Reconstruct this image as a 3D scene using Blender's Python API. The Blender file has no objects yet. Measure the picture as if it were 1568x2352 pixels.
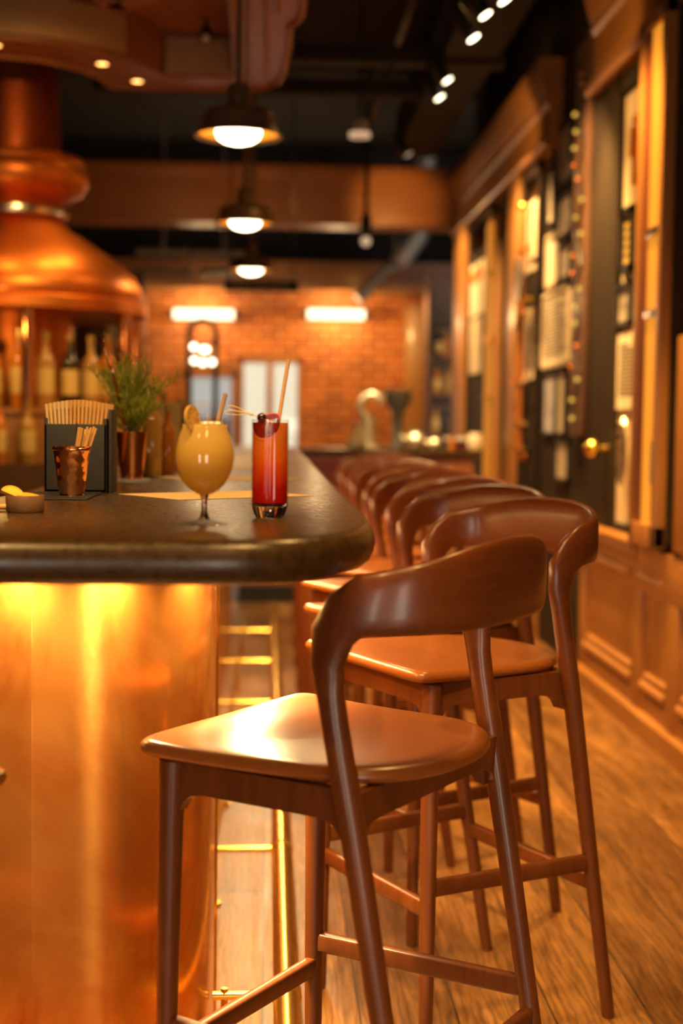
import bpy, bmesh, math, random
from mathutils import Vector, Matrix
random.seed(7)
PI = math.pi
scene = bpy.context.scene
COL = scene.collection
V = Vector

# ------------------------------------------------------------------ materials
def new_mat(name):
    m = bpy.data.materials.new(name); m.use_nodes = True
    nt = m.node_tree
    b = nt.nodes['Principled BSDF']
    return m, nt, b

def setp(b, **k):
    names = dict(color='Base Color', rough='Roughness', metal='Metallic', spec='Specular IOR Level', coat='Coat Weight',
                 coat_rough='Coat Roughness', trans='Transmission Weight', ior='IOR', sheen='Sheen Weight',
                 sss='Subsurface Weight', aniso='Anisotropic')
    for a, v in k.items():
        if a == 'color': v = (*v, 1) if len(v) == 3 else v
        b.inputs[names[a]].default_value = v

def coords(nt, scale=(1, 1, 1), rot=(0, 0, 0), src='Object'):
    t = nt.nodes.new('ShaderNodeTexCoord'); mp = nt.nodes.new('ShaderNodeMapping')
    mp.inputs['Scale'].default_value = scale; mp.inputs['Rotation'].default_value = rot
    nt.links.new(t.outputs[src], mp.inputs['Vector'])
    return mp.outputs['Vector']

def noise(nt, vec, scale, detail=4, rough=.55, dist=0):
    n = nt.nodes.new('ShaderNodeTexNoise')
    n.inputs['Scale'].default_value = scale; n.inputs['Detail'].default_value = detail
    n.inputs['Roughness'].default_value = rough; n.inputs['Distortion'].default_value = dist
    nt.links.new(vec, n.inputs['Vector'])
    return n.outputs['Fac']

def ramp(nt, fac, stops):
    r = nt.nodes.new('ShaderNodeValToRGB')
    e = r.color_ramp.elements
    while len(e) < len(stops): e.new(.5)
    for i, (p, c) in enumerate(stops):
        e[i].position = p
        e[i].color = (*c, 1) if not isinstance(c, (int, float)) else (c, c, c, 1)
    nt.links.new(fac, r.inputs['Fac'])
    return r.outputs['Color']

def bump(nt, b, h, strength=.2, dist=.01):
    n = nt.nodes.new('ShaderNodeBump')
    n.inputs['Strength'].default_value = strength; n.inputs['Distance'].default_value = dist
    nt.links.new(h, n.inputs['Height']); nt.links.new(n.outputs['Normal'], b.inputs['Normal'])

def mixc(nt, a, b_, fac, mode='MIX'):
    n = nt.nodes.new('ShaderNodeMix'); n.data_type = 'RGBA'; n.blend_type = mode
    for s, v in (('A', a), ('B', b_)):
        sock = [i for i in n.inputs if i.name == s and i.type == 'RGBA'][0]
        if isinstance(v, tuple): sock.default_value = (*v, 1)
        else: nt.links.new(v, sock)
    fs = n.inputs[0]
    if isinstance(fac, (int, float)): fs.default_value = fac
    else: nt.links.new(fac, fs)
    return [o for o in n.outputs if o.type == 'RGBA'][0]

def plain(name, color, rough=.5, metal=0, **k):
    m, nt, b = new_mat(name); setp(b, color=color, rough=rough, metal=metal, **k); return m

def speckled(name, c1, c2, rough=.5, metal=0, scale=8, stretch=(1, 1, 1), bmp=0, rr=None, **k):
    m, nt, b = new_mat(name); setp(b, rough=rough, metal=metal, **k)
    v = coords(nt, stretch)
    f = noise(nt, v, scale, 6)
    nt.links.new(ramp(nt, f, [(.3, c1), (.7, c2)]), b.inputs['Base Color'])
    if rr: nt.links.new(ramp(nt, f, [(.3, rr[0]), (.7, rr[1])]), b.inputs['Roughness'])
    if bmp: bump(nt, b, f, bmp, .004)
    return m

def wood(name, c1, c2, axis=2, rough=.4, scale=9, coat=0, bmp=.05, **k):
    m, nt, b = new_mat(name); setp(b, rough=rough, coat=coat, coat_rough=.15, **k)
    s = [1.0, 1.0, 1.0]; s[axis] = .09
    v = coords(nt, tuple(s))
    f = noise(nt, v, scale, 6, .6, .6)
    f2 = noise(nt, v, scale*7, 3, .6)
    c = ramp(nt, f, [(.25, c1), (.75, c2)])
    c = mixc(nt, c, ramp(nt, f2, [(.35, (.62, .62, .62)), (.6, (1, 1, 1))]), .5, 'MULTIPLY')
    nt.links.new(c, b.inputs['Base Color'])
    bump(nt, b, f2, bmp, .003)
    return m

def emit(name, color, strength):
    m, nt, b = new_mat(name)
    setp(b, color=(0, 0, 0), rough=.6)
    b.inputs['Emission Color'].default_value = (*color, 1); b.inputs['Emission Strength'].default_value = strength
    return m

def thin_glass(name, tint=(1, 1, 1), gloss=.06):
    m = bpy.data.materials.new(name); m.use_nodes = True; nt = m.node_tree; nt.nodes.clear()
    o = nt.nodes.new('ShaderNodeOutputMaterial'); t = nt.nodes.new('ShaderNodeBsdfTransparent'); g = nt.nodes.new('ShaderNodeBsdfGlossy')
    t.inputs['Color'].default_value = (*tint, 1); g.inputs['Roughness'].default_value = .04
    lw = nt.nodes.new('ShaderNodeLayerWeight'); lw.inputs['Blend'].default_value = .5
    pw = nt.nodes.new('ShaderNodeMath'); pw.operation = 'POWER'; pw.inputs[1].default_value = 5; nt.links.new(lw.outputs['Facing'], pw.inputs[0])
    ml = nt.nodes.new('ShaderNodeMath'); ml.operation = 'MULTIPLY_ADD'; ml.inputs[1].default_value = .35; ml.inputs[2].default_value = gloss*.6; nt.links.new(pw.outputs[0], ml.inputs[0])
    mx = nt.nodes.new('ShaderNodeMixShader')
    nt.links.new(ml.outputs[0], mx.inputs[0]); nt.links.new(t.outputs[0], mx.inputs[1]); nt.links.new(g.outputs[0], mx.inputs[2])
    nt.links.new(mx.outputs[0], o.inputs['Surface'])
    return m

def liquid(name, stops, z0, z1, transl=.6):
    """cloudy drink: a colour that changes with height inside the glass (a layered drink)"""
    m = bpy.data.materials.new(name); m.use_nodes = True; nt = m.node_tree; nt.nodes.clear()
    o = nt.nodes.new('ShaderNodeOutputMaterial'); d = nt.nodes.new('ShaderNodeBsdfDiffuse'); t = nt.nodes.new('ShaderNodeBsdfTranslucent')
    v = coords(nt); sp = nt.nodes.new('ShaderNodeSeparateXYZ'); nt.links.new(v, sp.inputs[0])
    mr = nt.nodes.new('ShaderNodeMapRange'); mr.inputs[1].default_value = z0; mr.inputs[2].default_value = z1
    nt.links.new(sp.outputs[2], mr.inputs[0])
    nz = noise(nt, v, 60, 3)
    ad = nt.nodes.new('ShaderNodeMath'); ad.operation = 'MULTIPLY_ADD'; ad.inputs[1].default_value = .22; nt.links.new(nz, ad.inputs[0])
    sb = nt.nodes.new('ShaderNodeMath'); sb.operation = 'SUBTRACT'; sb.inputs[1].default_value = .11
    nt.links.new(mr.outputs[0], sb.inputs[0]); nt.links.new(sb.outputs[0], ad.inputs[2])
    c = ramp(nt, ad.outputs[0], stops)
    nt.links.new(c, d.inputs['Color']); nt.links.new(c, t.inputs['Color'])
    mx = nt.nodes.new('ShaderNodeMixShader'); mx.inputs[0].default_value = transl
    nt.links.new(d.outputs[0], mx.inputs[1]); nt.links.new(t.outputs[0], mx.inputs[2])
    nt.links.new(mx.outputs[0], o.inputs['Surface'])
    return m

def copper(name, c1=(.72, .26, .085), c2=(.95, .45, .17), r=(.16, .36), scale=2.6, hammered=0, stretch=(1, 1, .7), brushed=0, dents=True):
    m, nt, b = new_mat(name); setp(b, metal=1)
    if brushed:
        b2 = nt.nodes.new('ShaderNodeBsdfPrincipled'); setp(b2, metal=1, rough=.55)
        mx = nt.nodes.new('ShaderNodeMixShader'); mx.inputs[0].default_value = brushed
        nt.links.new(b.outputs[0], mx.inputs[1]); nt.links.new(b2.outputs[0], mx.inputs[2])
        nt.links.new(mx.outputs[0], nt.nodes['Material Output'].inputs['Surface'])
    v = coords(nt, stretch)
    f = noise(nt, v, scale, 7, .62, .8)
    cc = ramp(nt, f, [(.3, c1), (.68, c2)])
    nt.links.new(cc, b.inputs['Base Color'])
    if brushed: nt.links.new(cc, b2.inputs['Base Color'])
    nt.links.new(ramp(nt, f, [(.3, r[1]), (.7, r[0])]), b.inputs['Roughness'])
    if hammered:
        vo = nt.nodes.new('ShaderNodeTexVoronoi'); vo.inputs['Scale'].default_value = hammered; nt.links.new(coords(nt), vo.inputs['Vector'])
        bump(nt, b, vo.outputs['Distance'], .5, .003)
    elif dents:
        bump(nt, b, noise(nt, coords(nt, (1, 1, 6)), 5, 3), .012, .01)
    return m

M = {}
M['stool'] = wood('stool_walnut', (.110, .027, .005), (.205, .056, .011), 2, .36, 10, .18, .04)
M['stool_band'] = wood('stool_back_walnut', (.100, .024, .005), (.180, .046, .009), 1, .34, 9, .22, .04)
M['seat'] = speckled('seat_brown_veneer', (.29, .080, .013), (.36, .110, .019), .3, 0, 7, (1, .2, 1), .02, None, coat=.25, coat_rough=.2)
M['slab'] = speckled('bar_dark_stone', (.036, .017, .005), (.064, .032, .010), .3, 0, 70, (1, 1, 1), .07, (.24, .36))
M['copper'] = copper('copper_cladding', (.46, .12, .015), (.96, .45, .085), r=(.14, .26), brushed=.26, scale=4.2)
M['copper_still'] = copper('still_copper', (.46, .10, .016), (.80, .27, .055), (.34, .42), 2.2, brushed=.4)
M['copper_cup'] = copper('hammered_copper', (.75, .30, .12), (.95, .48, .22), (.14, .22), 6, 70)
M['copper_pot'] = copper('smooth_copper', (.70, .25, .10), (.90, .40, .17), (.16, .22), 6)
M['brass'] = plain('polished_brass', (.90, .60, .12), .27, 1)
M['chrome'] = plain('chrome', (.82, .76, .66), .24, 1)
M['black'] = plain('black_metal', (.012, .010, .009), .45)
M['blackpaint'] = speckled('ceiling_black_paint', (.010, .007, .005), (.018, .012, .008), .85, 0, 5)
M['darkwall'] = speckled('dark_painted_panel', (.026, .016, .009), (.034, .021, .012), .7, 0, 3, spec=.15)
M['oak'] = wood('warm_oak', (.30, .115, .022), (.48, .20, .042), 2, .42, 7, .15, .05)
M['oak_y'] = wood('warm_oak_lengthwise', (.30, .115, .022), (.48, .20, .042), 1, .42, 7, .15, .05)
M['oak_x'] = wood('warm_oak_crosswise', (.25, .085, .020), (.40, .150, .038), 0, .45, 6, .1, .05)
M['oak_dark'] = wood('dark_oak_panelling', (.10, .042, .018), (.16, .070, .030), 2, .5, 7, .1, .05)
M['walnut_soffit'] = wood('walnut_soffit_boards', (.22, .068, .015), (.33, .112, .028), 1, .5, 8, .1, .05)
M['soffit_light'] = speckled('pale_veneer', (.34, .19, .075), (.42, .24, .10), .6, 0, 9)
M['glow'] = emit('opal_lamp_glass', (1, .80, .50), 9)
M['shade'] = plain('bronze_shade', (.15, .085, .040), .4, .3)
M['shade_in'] = plain('amber_enamel', (.55, .19, .010), .4)
M['led'] = emit('warm_led_strip', (1, .56, .17), 22)
M['dl'] = emit('small_downlight_lens', (1, .50, .15), 6)
M['spotlens'] = emit('spot_lens', (1, .86, .55), 7)
M['spotlens_dim'] = emit('dim_spot_lens', (1, .62, .36), .7)
M['amber'] = None
M['barlight'] = emit('amber_light_bar', (1, .30, .02), .6)
M['tube'] = emit('wall_tube_light', (1, .84, .50), 3.2)
M['bulb'] = emit('round_bulb', (1, .88, .6), 6)
M['fairy'] = emit('fairy_bulb', (1, .55, .08), 1.1)
M['kraft'] = plain('kraft_paper', (.62, .40, .17), .75)
M['cream'] = speckled('cream_board', (.62, .46, .27), (.70, .54, .33), .7, 0, 14)
M['paper'] = plain('printed_paper', (.74, .60, .40), .7)
M['ink'] = plain('printed_ink', (.10, .065, .04), .7)
M['photo'] = speckled('old_photograph', (.10, .07, .05), (.66, .54, .40), .5, 0, 16)
M['photo_pale'] = speckled('pale_photograph', (.40, .30, .22), (.70, .58, .42), .5, 0, 18)
M['bluephoto'] = speckled('bluish_photograph', (.30, .27, .32), (.62, .56, .54), .5, 0, 10)
M['yellowprint'] = plain('yellow_print', (.75, .50, .10), .6)
M['redpipe'] = plain('copper_red_pipe', (.62, .20, .05), .35, .6)
M['orange'] = plain('orange_paint', (.72, .20, .02), .5)
M['cane'] = wood('bamboo_straw', (.55, .27, .075), (.70, .38, .12), 2, .5, 30, 0, .02)
M['papstraw'] = plain('brown_paper_straw', (.40, .21, .09), .6)
M['cup_clay'] = speckled('brown_clay', (.13, .058, .020), (.18, .085, .032), .7, 0, 60)
M['citrus_dry'] = None
M['peel'] = plain('orange_peel', (.75, .34, .02), .45)
M['flesh'] = speckled('orange_flesh', (.80, .36, .02), (.90, .50, .05), .35, 0, 80)
M['dryrind'] = plain('dried_rind', (.55, .30, .06), .6)
M['dryflesh'] = speckled('dried_citrus', (.30, .13, .025), (.45, .21, .05), .5, 0, 120)
M['bloodflesh'] = speckled('blood_orange_flesh', (.10, .006, .004), (.28, .018, .008), .25, 0, 150)
M['bloodrind'] = plain('blood_orange_rind', (.72, .16, .04), .4)
M['cherry'] = plain('dark_cherry', (.020, .004, .005), .12, 0, coat=.6)
M['pick'] = plain('bamboo_pick', (.72, .52, .18), .5)
M['leaf'] = speckled('herb_leaf', (.14, .20, .016), (.50, .50, .06), .5, 0, 30)
M['stem'] = plain('herb_stem', (.16, .15, .04), .6)
M['mat'] = plain('grey_coaster', (.22, .22, .22), .6)
M['rubber'] = plain('black_bar_mat', (.02, .018, .016), .6)
M['blackbox'] = speckled('black_caddy_leatherette', (.012, .010, .009), (.020, .017, .015), .6, 0, 40)
M['glass'] = plain('clear_glass', (1, 1, 1), .02, 0, trans=1, ior=1.45)
M['thin'] = thin_glass('thin_drinking_glass', (.97, .96, .93))
M['thinfoot'] = thin_glass('clear_goblet_foot', (.95, .92, .88), .16)
M['windowglass'] = thin_glass('window_pane', (.93, .93, .90))
M['frost'] = plain('grey_glass', (.55, .52, .46), .15, .2)
M['bottle_dark'] = plain('dark_bottle_glass', (.035, .018, .006), .1, 0, coat=.5)
M['bottle_amber'] = plain('amber_whisky_bottle', (.52, .17, .015), .1, 0, coat=.5)
M['bottle_pale'] = plain('pale_bottle_glass', (.42, .22, .05), .12, 0, coat=.5)
M['label'] = speckled('bottle_label', (.58, .38, .11), (.70, .48, .16), .6, 0, 40)
M['cap'] = plain('bottle_cap_gold', (.55, .36, .10), .3, .7)
M['pipegrey'] = speckled('galvanised_pipe', (.22, .20, .17), (.30, .27, .23), .5, .3, 8)
M['signblack'] = plain('sign_black', (.010, .012, .010), .5)
M['signgold'] = plain('sign_gold', (.62, .42, .10), .5)
M['redleather'] = plain('dark_red_leather', (.13, .012, .008), .45)
M['plaque'] = plain('silver_plaque', (.62, .50, .36), .25, .9)
M['satin'] = plain('satin_steel', (.92, .84, .64), .42, 1)
M['steelgrey'] = plain('grinder_grey', (.10, .095, .085), .3, .3)
M['green'] = emit('till_screen_glow', (.75, .80, .25), .55)
M['screen'] = plain('grey_screen_casing', (.30, .28, .26), .5)
M['iron'] = plain('dark_iron', (.020, .022, .024), .5)

def floor_mat():
    m, nt, b = new_mat('oak_floor_planks'); setp(b, rough=.4)
    v = coords(nt, (1, 1, 1), (0, 0, PI/2))
    br = nt.nodes.new('ShaderNodeTexBrick'); nt.links.new(v, br.inputs['Vector'])
    br.offset = .37; br.inputs['Scale'].default_value = 1
    br.inputs['Brick Width'].default_value = 1.9; br.inputs['Row Height'].default_value = .21
    br.inputs['Mortar Size'].default_value = .0026; br.inputs['Mortar Smooth'].default_value = .2
    br.inputs['Color1'].default_value = (.36, .165, .042, 1); br.inputs['Color2'].default_value = (.215, .092, .022, 1)
    br.inputs['Mortar'].default_value = (.055, .022, .006, 1)
    # every plank gets its own stretch of grain
    tc = nt.nodes.new('ShaderNodeTexCoord'); sp = nt.nodes.new('ShaderNodeSeparateXYZ'); nt.links.new(tc.outputs['Object'], sp.inputs[0])
    def mth(op, a, b_=None, c_=None):
        n = nt.nodes.new('ShaderNodeMath'); n.operation = op
        for k_, q in enumerate((a, b_, c_)):
            if q is None: continue
            if isinstance(q, (int, float)): n.inputs[k_].default_value = q
            else: nt.links.new(q, n.inputs[k_])
        return n.outputs[0]
    row = mth('FLOOR', mth('DIVIDE', sp.outputs[0], .21))
    cb = nt.nodes.new('ShaderNodeCombineXYZ')
    nt.links.new(mth('MULTIPLY_ADD', row, 1.73, sp.outputs[0]), cb.inputs[0])
    nt.links.new(mth('MULTIPLY', mth('MULTIPLY_ADD', row, 7.31, sp.outputs[1]), .13), cb.inputs[1])
    n1 = noise(nt, cb.outputs[0], 9, 5, .6, 2.0)
    wv = nt.nodes.new('ShaderNodeTexWave'); wv.wave_type = 'BANDS'; wv.bands_direction = 'X'
    wv.inputs['Scale'].default_value = 19; wv.inputs['Distortion'].default_value = 14; wv.inputs['Detail'].default_value = 4
    wv.inputs['Detail Scale'].default_value = 1.1; wv.inputs['Detail Roughness'].default_value = .6
    nt.links.new(cb.outputs[0], wv.inputs['Vector'])
    n3 = noise(nt, coords(nt, (1, .6, 1)), 1.9, 4)
    n4 = noise(nt, cb.outputs[0], 60, 3, .6)
    c = mixc(nt, br.outputs['Color'], ramp(nt, wv.outputs['Fac'], [(.1, (.48, .44, .38)), (.6, (1.1, 1.1, 1.1))]), .6, 'MULTIPLY')
    c = mixc(nt, c, ramp(nt, n1, [(.35, (.55, .50, .42)), (.65, (1.2, 1.2, 1.15))]), .75, 'MULTIPLY')
    c = mixc(nt, c, ramp(nt, n3, [(.35, (.55, .52, .46)), (.6, (1.15, 1.15, 1.15))]), .7, 'MULTIPLY')
    c = mixc(nt, c, ramp(nt, n4, [(.4, (.7, .68, .64)), (.6, (1.1, 1.1, 1.1))]), .6, 'MULTIPLY')
    nt.links.new(c, b.inputs['Base Color'])
    nt.links.new(ramp(nt, n1, [(.3, .34), (.7, .5)]), b.inputs['Roughness'])
    bump(nt, b, wv.outputs['Fac'], .05, .002)
    return m
M['floor'] = floor_mat()

def brick_mat():
    m, nt, b = new_mat('red_brick_wall'); setp(b, rough=.8)
    v = coords(nt, (1, 1, 1), (PI/2, 0, 0))
    br = nt.nodes.new('ShaderNodeTexBrick'); nt.links.new(v, br.inputs['Vector'])
    br.inputs['Scale'].default_value = 1
    br.inputs['Brick Width'].default_value = .225; br.inputs['Row Height'].default_value = .078
    br.inputs['Mortar Size'].default_value = .007
    br.inputs['Color1'].default_value = (.46, .115, .018, 1); br.inputs['Color2'].default_value = (.26, .050, .010, 1)
    br.inputs['Mortar'].default_value = (.62, .34, .12, 1)
    n = noise(nt, v, 2.2, 4)
    c = mixc(nt, br.outputs['Color'], ramp(nt, n, [(.35, (.7, .62, .55)), (.65, (1.2, 1.15, 1.0))]), .7, 'MULTIPLY')
    nt.links.new(c, b.inputs['Base Color'])
    return m
M['brick'] = brick_mat()

def amber_mesh():
    """amber lamp body behind a diamond mesh"""
    m, nt, b = new_mat('amber_lamp_screen')
    v = coords(nt, (1, 1, 1), (PI/4, 0, 0))
    ch = nt.nodes.new('ShaderNodeTexChecker'); ch.inputs['Scale'].default_value = 60; nt.links.new(v, ch.inputs['Vector'])
    ch.inputs['Color1'].default_value = (1, .40, .03, 1); ch.inputs['Color2'].default_value = (.62, .19, .01, 1)
    setp(b, color=(.3, .1, .01), rough=.5)
    nt.links.new(ch.outputs['Color'], b.inputs['Emission Color']); b.inputs['Emission Strength'].default_value = .95
    return m
M['amber'] = amber_mesh()

# ------------------------------------------------------------------ mesh builder
class MB:
    def __init__(s): s.bm = bmesh.new()
    def _faces(s, rings, cap0=True, cap1=True, closed=True):
        vs = [[s.bm.verts.new(p) for p in r] for r in rings]
        for a, b in zip(vs, vs[1:]):
            n = len(a)
            for i in range(n if closed else n-1):
                j = (i+1) % n
                s.bm.faces.new((a[i], a[j], b[j], b[i]))
        if closed and cap0: s.bm.faces.new(vs[0][::-1])
        if closed and cap1: s.bm.faces.new(vs[-1])
        return s
    def loft(s, rings, cap0=True, cap1=True): return s._faces(rings, cap0, cap1)
    def box(s, lo, hi, bev=0):
        lo, hi = V(lo), V(hi)
        t = bmesh.new()
        bmesh.ops.create_cube(t, size=1)
        for v in t.verts: v.co = V([(lo[i]+hi[i])/2 + v.co[i]*(hi[i]-lo[i]) for i in range(3)])
        if bev: bmesh.ops.bevel(t, geom=t.edges[:], offset=bev, segments=2, profile=.6, affect='EDGES')
        s._merge(t); return s
    def _merge(s, t):
        me = bpy.data.meshes.new('t'); t.to_mesh(me); t.free(); s.bm.from_mesh(me); bpy.data.meshes.remove(me)
    def tube(s, pts, radii, seg=12, cap=True):
        pts = [V(p) for p in pts]
        if isinstance(radii, (int, float)): radii = [radii]*len(pts)
        rings = []; ref = None
        for i, p in enumerate(pts):
            d = (pts[min(i+1, len(pts)-1)] - pts[max(i-1, 0)]).normalized()
            if ref is None: ref = V((0, 0, 1)) if abs(d.z) < .9 else V((1, 0, 0))
            u = (ref - d*ref.dot(d)).normalized(); w = d.cross(u); ref = u
            rings.append([p + (u*math.cos(2*PI*k/seg) + w*math.sin(2*PI*k/seg))*radii[i] for k in range(seg)])
        return s._faces(rings, cap, cap)
    def lathe(s, prof, c=(0, 0, 0), seg=32, rot=None, closed_profile=False):
        c = V(c)
        rings = []
        for r, z in prof:
            rr = max(r, 1e-5)
            ring = [V((rr*math.cos(2*PI*k/seg), rr*math.sin(2*PI*k/seg), z)) for k in range(seg)]
            if rot is not None: ring = [rot @ p for p in ring]
            rings.append([p + c for p in ring])
        if closed_profile:
            rings.append(rings[0]); return s._faces(rings, False, False)
        return s._faces(rings, True, True)
    def prism(s, poly, f, a, b):
        """poly 2D list, f(u,v,t)->3D, extruded from t=a to t=b"""
        return s._faces([[f(u, v, a) for u, v in poly], [f(u, v, b) for u, v in poly]])
    def sphere(s, c, r, sc=(1, 1, 1), u=16, v=10):
        t = bmesh.new(); bmesh.ops.create_uvsphere(t, u_segments=u, v_segments=v, radius=r)
        for q in t.verts: q.co = V([q.co[i]*sc[i] for i in range(3)]) + V(c)
        s._merge(t); return s
    def quad(s, a, b, c, d): s.bm.faces.new([s.bm.verts.new(p) for p in (a, b, c, d)]); return s
    def mesh(s, name, off=None, angle=38, smooth=True):
        if off is not None:
            for v in s.bm.verts: v.co -= V(off)
        bmesh.ops.remove_doubles(s.bm, verts=s.bm.verts[:], dist=1e-6)
        bmesh.ops.recalc_face_normals(s.bm, faces=s.bm.faces[:])
        me = bpy.data.meshes.new(name); s.bm.to_mesh(me); s.bm.free()
        if smooth and len(me.polygons):
            me.shade_smooth(); me.set_sharp_from_angle(angle=math.radians(angle))
        return me

def props(o, label=None, cat=None, group=None, kind=None):
    if label: o['label'] = label
    if cat: o['category'] = cat
    if group: o['group'] = group
    if kind: o['kind'] = kind
    return o

def thing(name, label, cat, loc=(0, 0, 0), rz=0, group=None):
    o = bpy.data.objects.new(name, None); o.empty_display_size = .05; COL.objects.link(o)
    o.location = loc; o.rotation_euler = (0, 0, rz)
    return props(o, label, cat, group)

def wpos(p):
    q = V(p.location)
    while p.parent: p = p.parent; q += p.location
    return q

def part(name, mb, mat, parent, label=None, world=False, angle=38, smooth=True):
    me = mb.mesh(name, wpos(parent) if world else None, angle, smooth)
    me.materials.append(M[mat] if isinstance(mat, str) else mat)
    o = bpy.data.objects.new(name, me); COL.objects.link(o); o.parent = parent
    if label: o['label'] = label
    return o

def single(name, mb, mat, label, cat, loc=None, group=None, angle=38, smooth=True):
    """a thing that is one mesh; geometry given in world space, origin moved to loc"""
    me = mb.mesh(name, loc, angle, smooth); me.materials.append(M[mat] if isinstance(mat, str) else mat)
    o = bpy.data.objects.new(name, me); COL.objects.link(o)
    if loc is not None: o.location = loc
    return props(o, label, cat, group)

def struct(name, mb, mat, angle=38, smooth=True, parent=None):
    me = mb.mesh(name, wpos(parent) if parent else None, angle, smooth); me.materials.append(M[mat] if isinstance(mat, str) else mat)
    o = bpy.data.objects.new(name, me); COL.objects.link(o)
    if parent: o.parent = parent
    else: o['kind'] = 'structure'
    return o

def dup(root, loc, rz=None, label=None):
    r = root.copy(); COL.objects.link(r); r.location = loc
    if rz is not None: r.rotation_euler = (0, 0, rz)
    if label: r['label'] = label
    for ch in list(root.children):
        c = ch.copy(); COL.objects.link(c); c.parent = r
        for g in list(ch.children):
            d = g.copy(); COL.objects.link(d); d.parent = c
    return r

def smooth_poly(pts, n=2, closed=False):
    for _ in range(n):
        out = []
        m = len(pts)
        rng = range(m) if closed else range(m-1)
        if not closed: out.append(pts[0])
        for i in rng:
            a, b = V(pts[i]), V(pts[(i+1) % m])
            out += [tuple(a*.75+b*.25), tuple(a*.25+b*.75)]
        if not closed: out.append(pts[-1])
        pts = out
    return pts

# ------------------------------------------------------------------ camera
H = 1.28
PHI, PSI, ROLL = 0.0635419, 0.0523749, .0125
cam = bpy.data.cameras.new('camera'); co = bpy.data.objects.new('camera', cam); COL.objects.link(co); scene.camera = co
cam.sensor_fit = 'VERTICAL'; cam.sensor_height = 36; cam.lens = 3267*36/2352
r0 = V((math.cos(PSI), -math.sin(PSI), 0)); fh = V((math.sin(PSI), math.cos(PSI), 0)); zz = V((0, 0, 1))
fw = math.cos(PHI)*fh - math.sin(PHI)*zz; up0 = math.sin(PHI)*fh + math.cos(PHI)*zz
rt = r0*math.cos(ROLL) + up0*math.sin(ROLL); up = up0*math.cos(ROLL) - r0*math.sin(ROLL)
co.matrix_world = Matrix(((rt.x, up.x, -fw.x, 0), (rt.y, up.y, -fw.y, 0), (rt.z, up.z, -fw.z, H), (0, 0, 0, 1)))
cam.dof.use_dof = True; cam.dof.focus_distance = 2.5; cam.dof.aperture_fstop = 2.2
cam.clip_start = .05

# ------------------------------------------------------------------ room shell
XL, XR, Y0, Y1, ZC = -4.6, 1.62, -1.55, 14.5, 4.0
struct('floor', MB().box((XL-.2, Y0-.2, -.12), (2.8, Y1+.3, 0)), 'floor')
struct('ceiling', MB().box((XL-.2, Y0-.2, ZC), (2.8, Y1+.3, ZC+.15)), 'blackpaint')
struct('wall_left', MB().box((XL-.2, Y0-.2, 0), (XL, Y1+.3, ZC)), 'oak_dark')
w = MB(); FD = ((-1.42, -.92), (.18, .98)); FZ = (.04, 1.35)
xs = [XL] + [q for d_ in FD for q in d_] + [2.8]
for a_, b_ in ((0, 1), (2, 3), (4, 5)): w.box((xs[a_], Y0-.2, 0), (xs[b_], Y0, ZC))
for a_, b_ in FD: w.box((a_, Y0-.2, FZ[1]), (b_, Y0, ZC)); w.box((a_, Y0-.2, 0), (b_, Y0, FZ[0]))
struct('wall_front', w, 'oak_dark')
for n_, (a_, b_) in enumerate(FD):
    struct('window_%d' % (4+n_), MB().box((a_, Y0-.1, FZ[0]), (a_+.04, Y0-.02, FZ[1])).box((b_-.04, Y0-.1, FZ[0]), (b_, Y0-.02, FZ[1])).box((a_, Y0-.1, FZ[1]-.04), (b_, Y0-.02, FZ[1])).box((a_, Y0-.1, FZ[0]), (b_, Y0-.02, FZ[0]+.03)), 'oak')
struct('wall_right', MB().box((1.70, Y0, 0), (1.9, 12.0, ZC)), 'darkwall')
struct('wall_far_right', MB().box((2.6, 12.0, 0), (2.8, Y1, ZC)), 'oak_dark')
# brick back wall with the door opening
DX0, DX1, DZ = -.30, .345, 1.92
w = MB()
w.box((XL, Y1, 0), (DX0, Y1+.25, 2.72)); w.box((DX1, Y1, 0), (2.6, Y1+.25, 2.72)); w.box((DX0, Y1, DZ), (DX1, Y1+.25, 2.72))
struct('wall_back', w, 'brick')
# partition of dark oak behind the still
w = MB(); w.box((XL, 11.2, 0), (-.97, 11.32, 2.42), .01)
for i in range(5):
    x = -4.4 + i*.7
    w.box((x, 11.17, .15), (x+.62, 11.2, 1.0), .01); w.box((x, 11.17, 1.1), (x+.62, 11.2, 2.3), .01)
struct('wall_middle', w, 'oak_dark')

# door in the brick wall
d = struct('door_1', MB().box((DX0, Y1+.02, 0), (DX0+.05, Y1+.12, DZ)).box((DX1-.05, Y1+.02, 0), (DX1, Y1+.12, DZ)).box((DX0, Y1+.02, DZ-.06), (DX1, Y1+.12, DZ))
           .box((-.02, Y1+.03, 0), (.05, Y1+.1, DZ)).box((DX0, Y1+.03, 0), (DX1, Y1+.1, .22)), 'oak_y')
struct('pane', MB().box((DX0+.05, Y1+.06, .22), (-.02, Y1+.07, DZ-.06)).box((.05, Y1+.06, .22), (DX1-.05, Y1+.07, DZ-.06)), 'windowglass', parent=d)
struct('door_handle', MB().tube([(.075, Y1, .95), (.075, Y1, 1.25)], .012).tube([(.075, Y1, .98), (.075, Y1+.04, .98)], .008).tube([(.075, Y1, 1.22), (.075, Y1+.04, 1.22)], .008), 'brass', parent=d)
# pavement and pale house outside, seen through the glass
struct('street', MB().box((-6, Y1+.3, -.1), (6, Y1+14, -.02)), plain('pale_paving', (.5, .5, .48), .8))

t = thing('pale_building', 'pale stone building across the street, seen through the far glass door', 'building', (0, 24, 0))
m = MB(); m.box((-4, 24, -.02), (4, 26, 6))
part('facade', m, plain('pale_stone', (.62, .58, .50), .8), t, world=True)
for x in (-2.4, 1.3): part('window', MB().box((x, 23.96, .9), (x+.5, 24.0, 2.2)), plain('dark_pane', (.16, .17, .17), .2), t, world=True)
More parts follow.
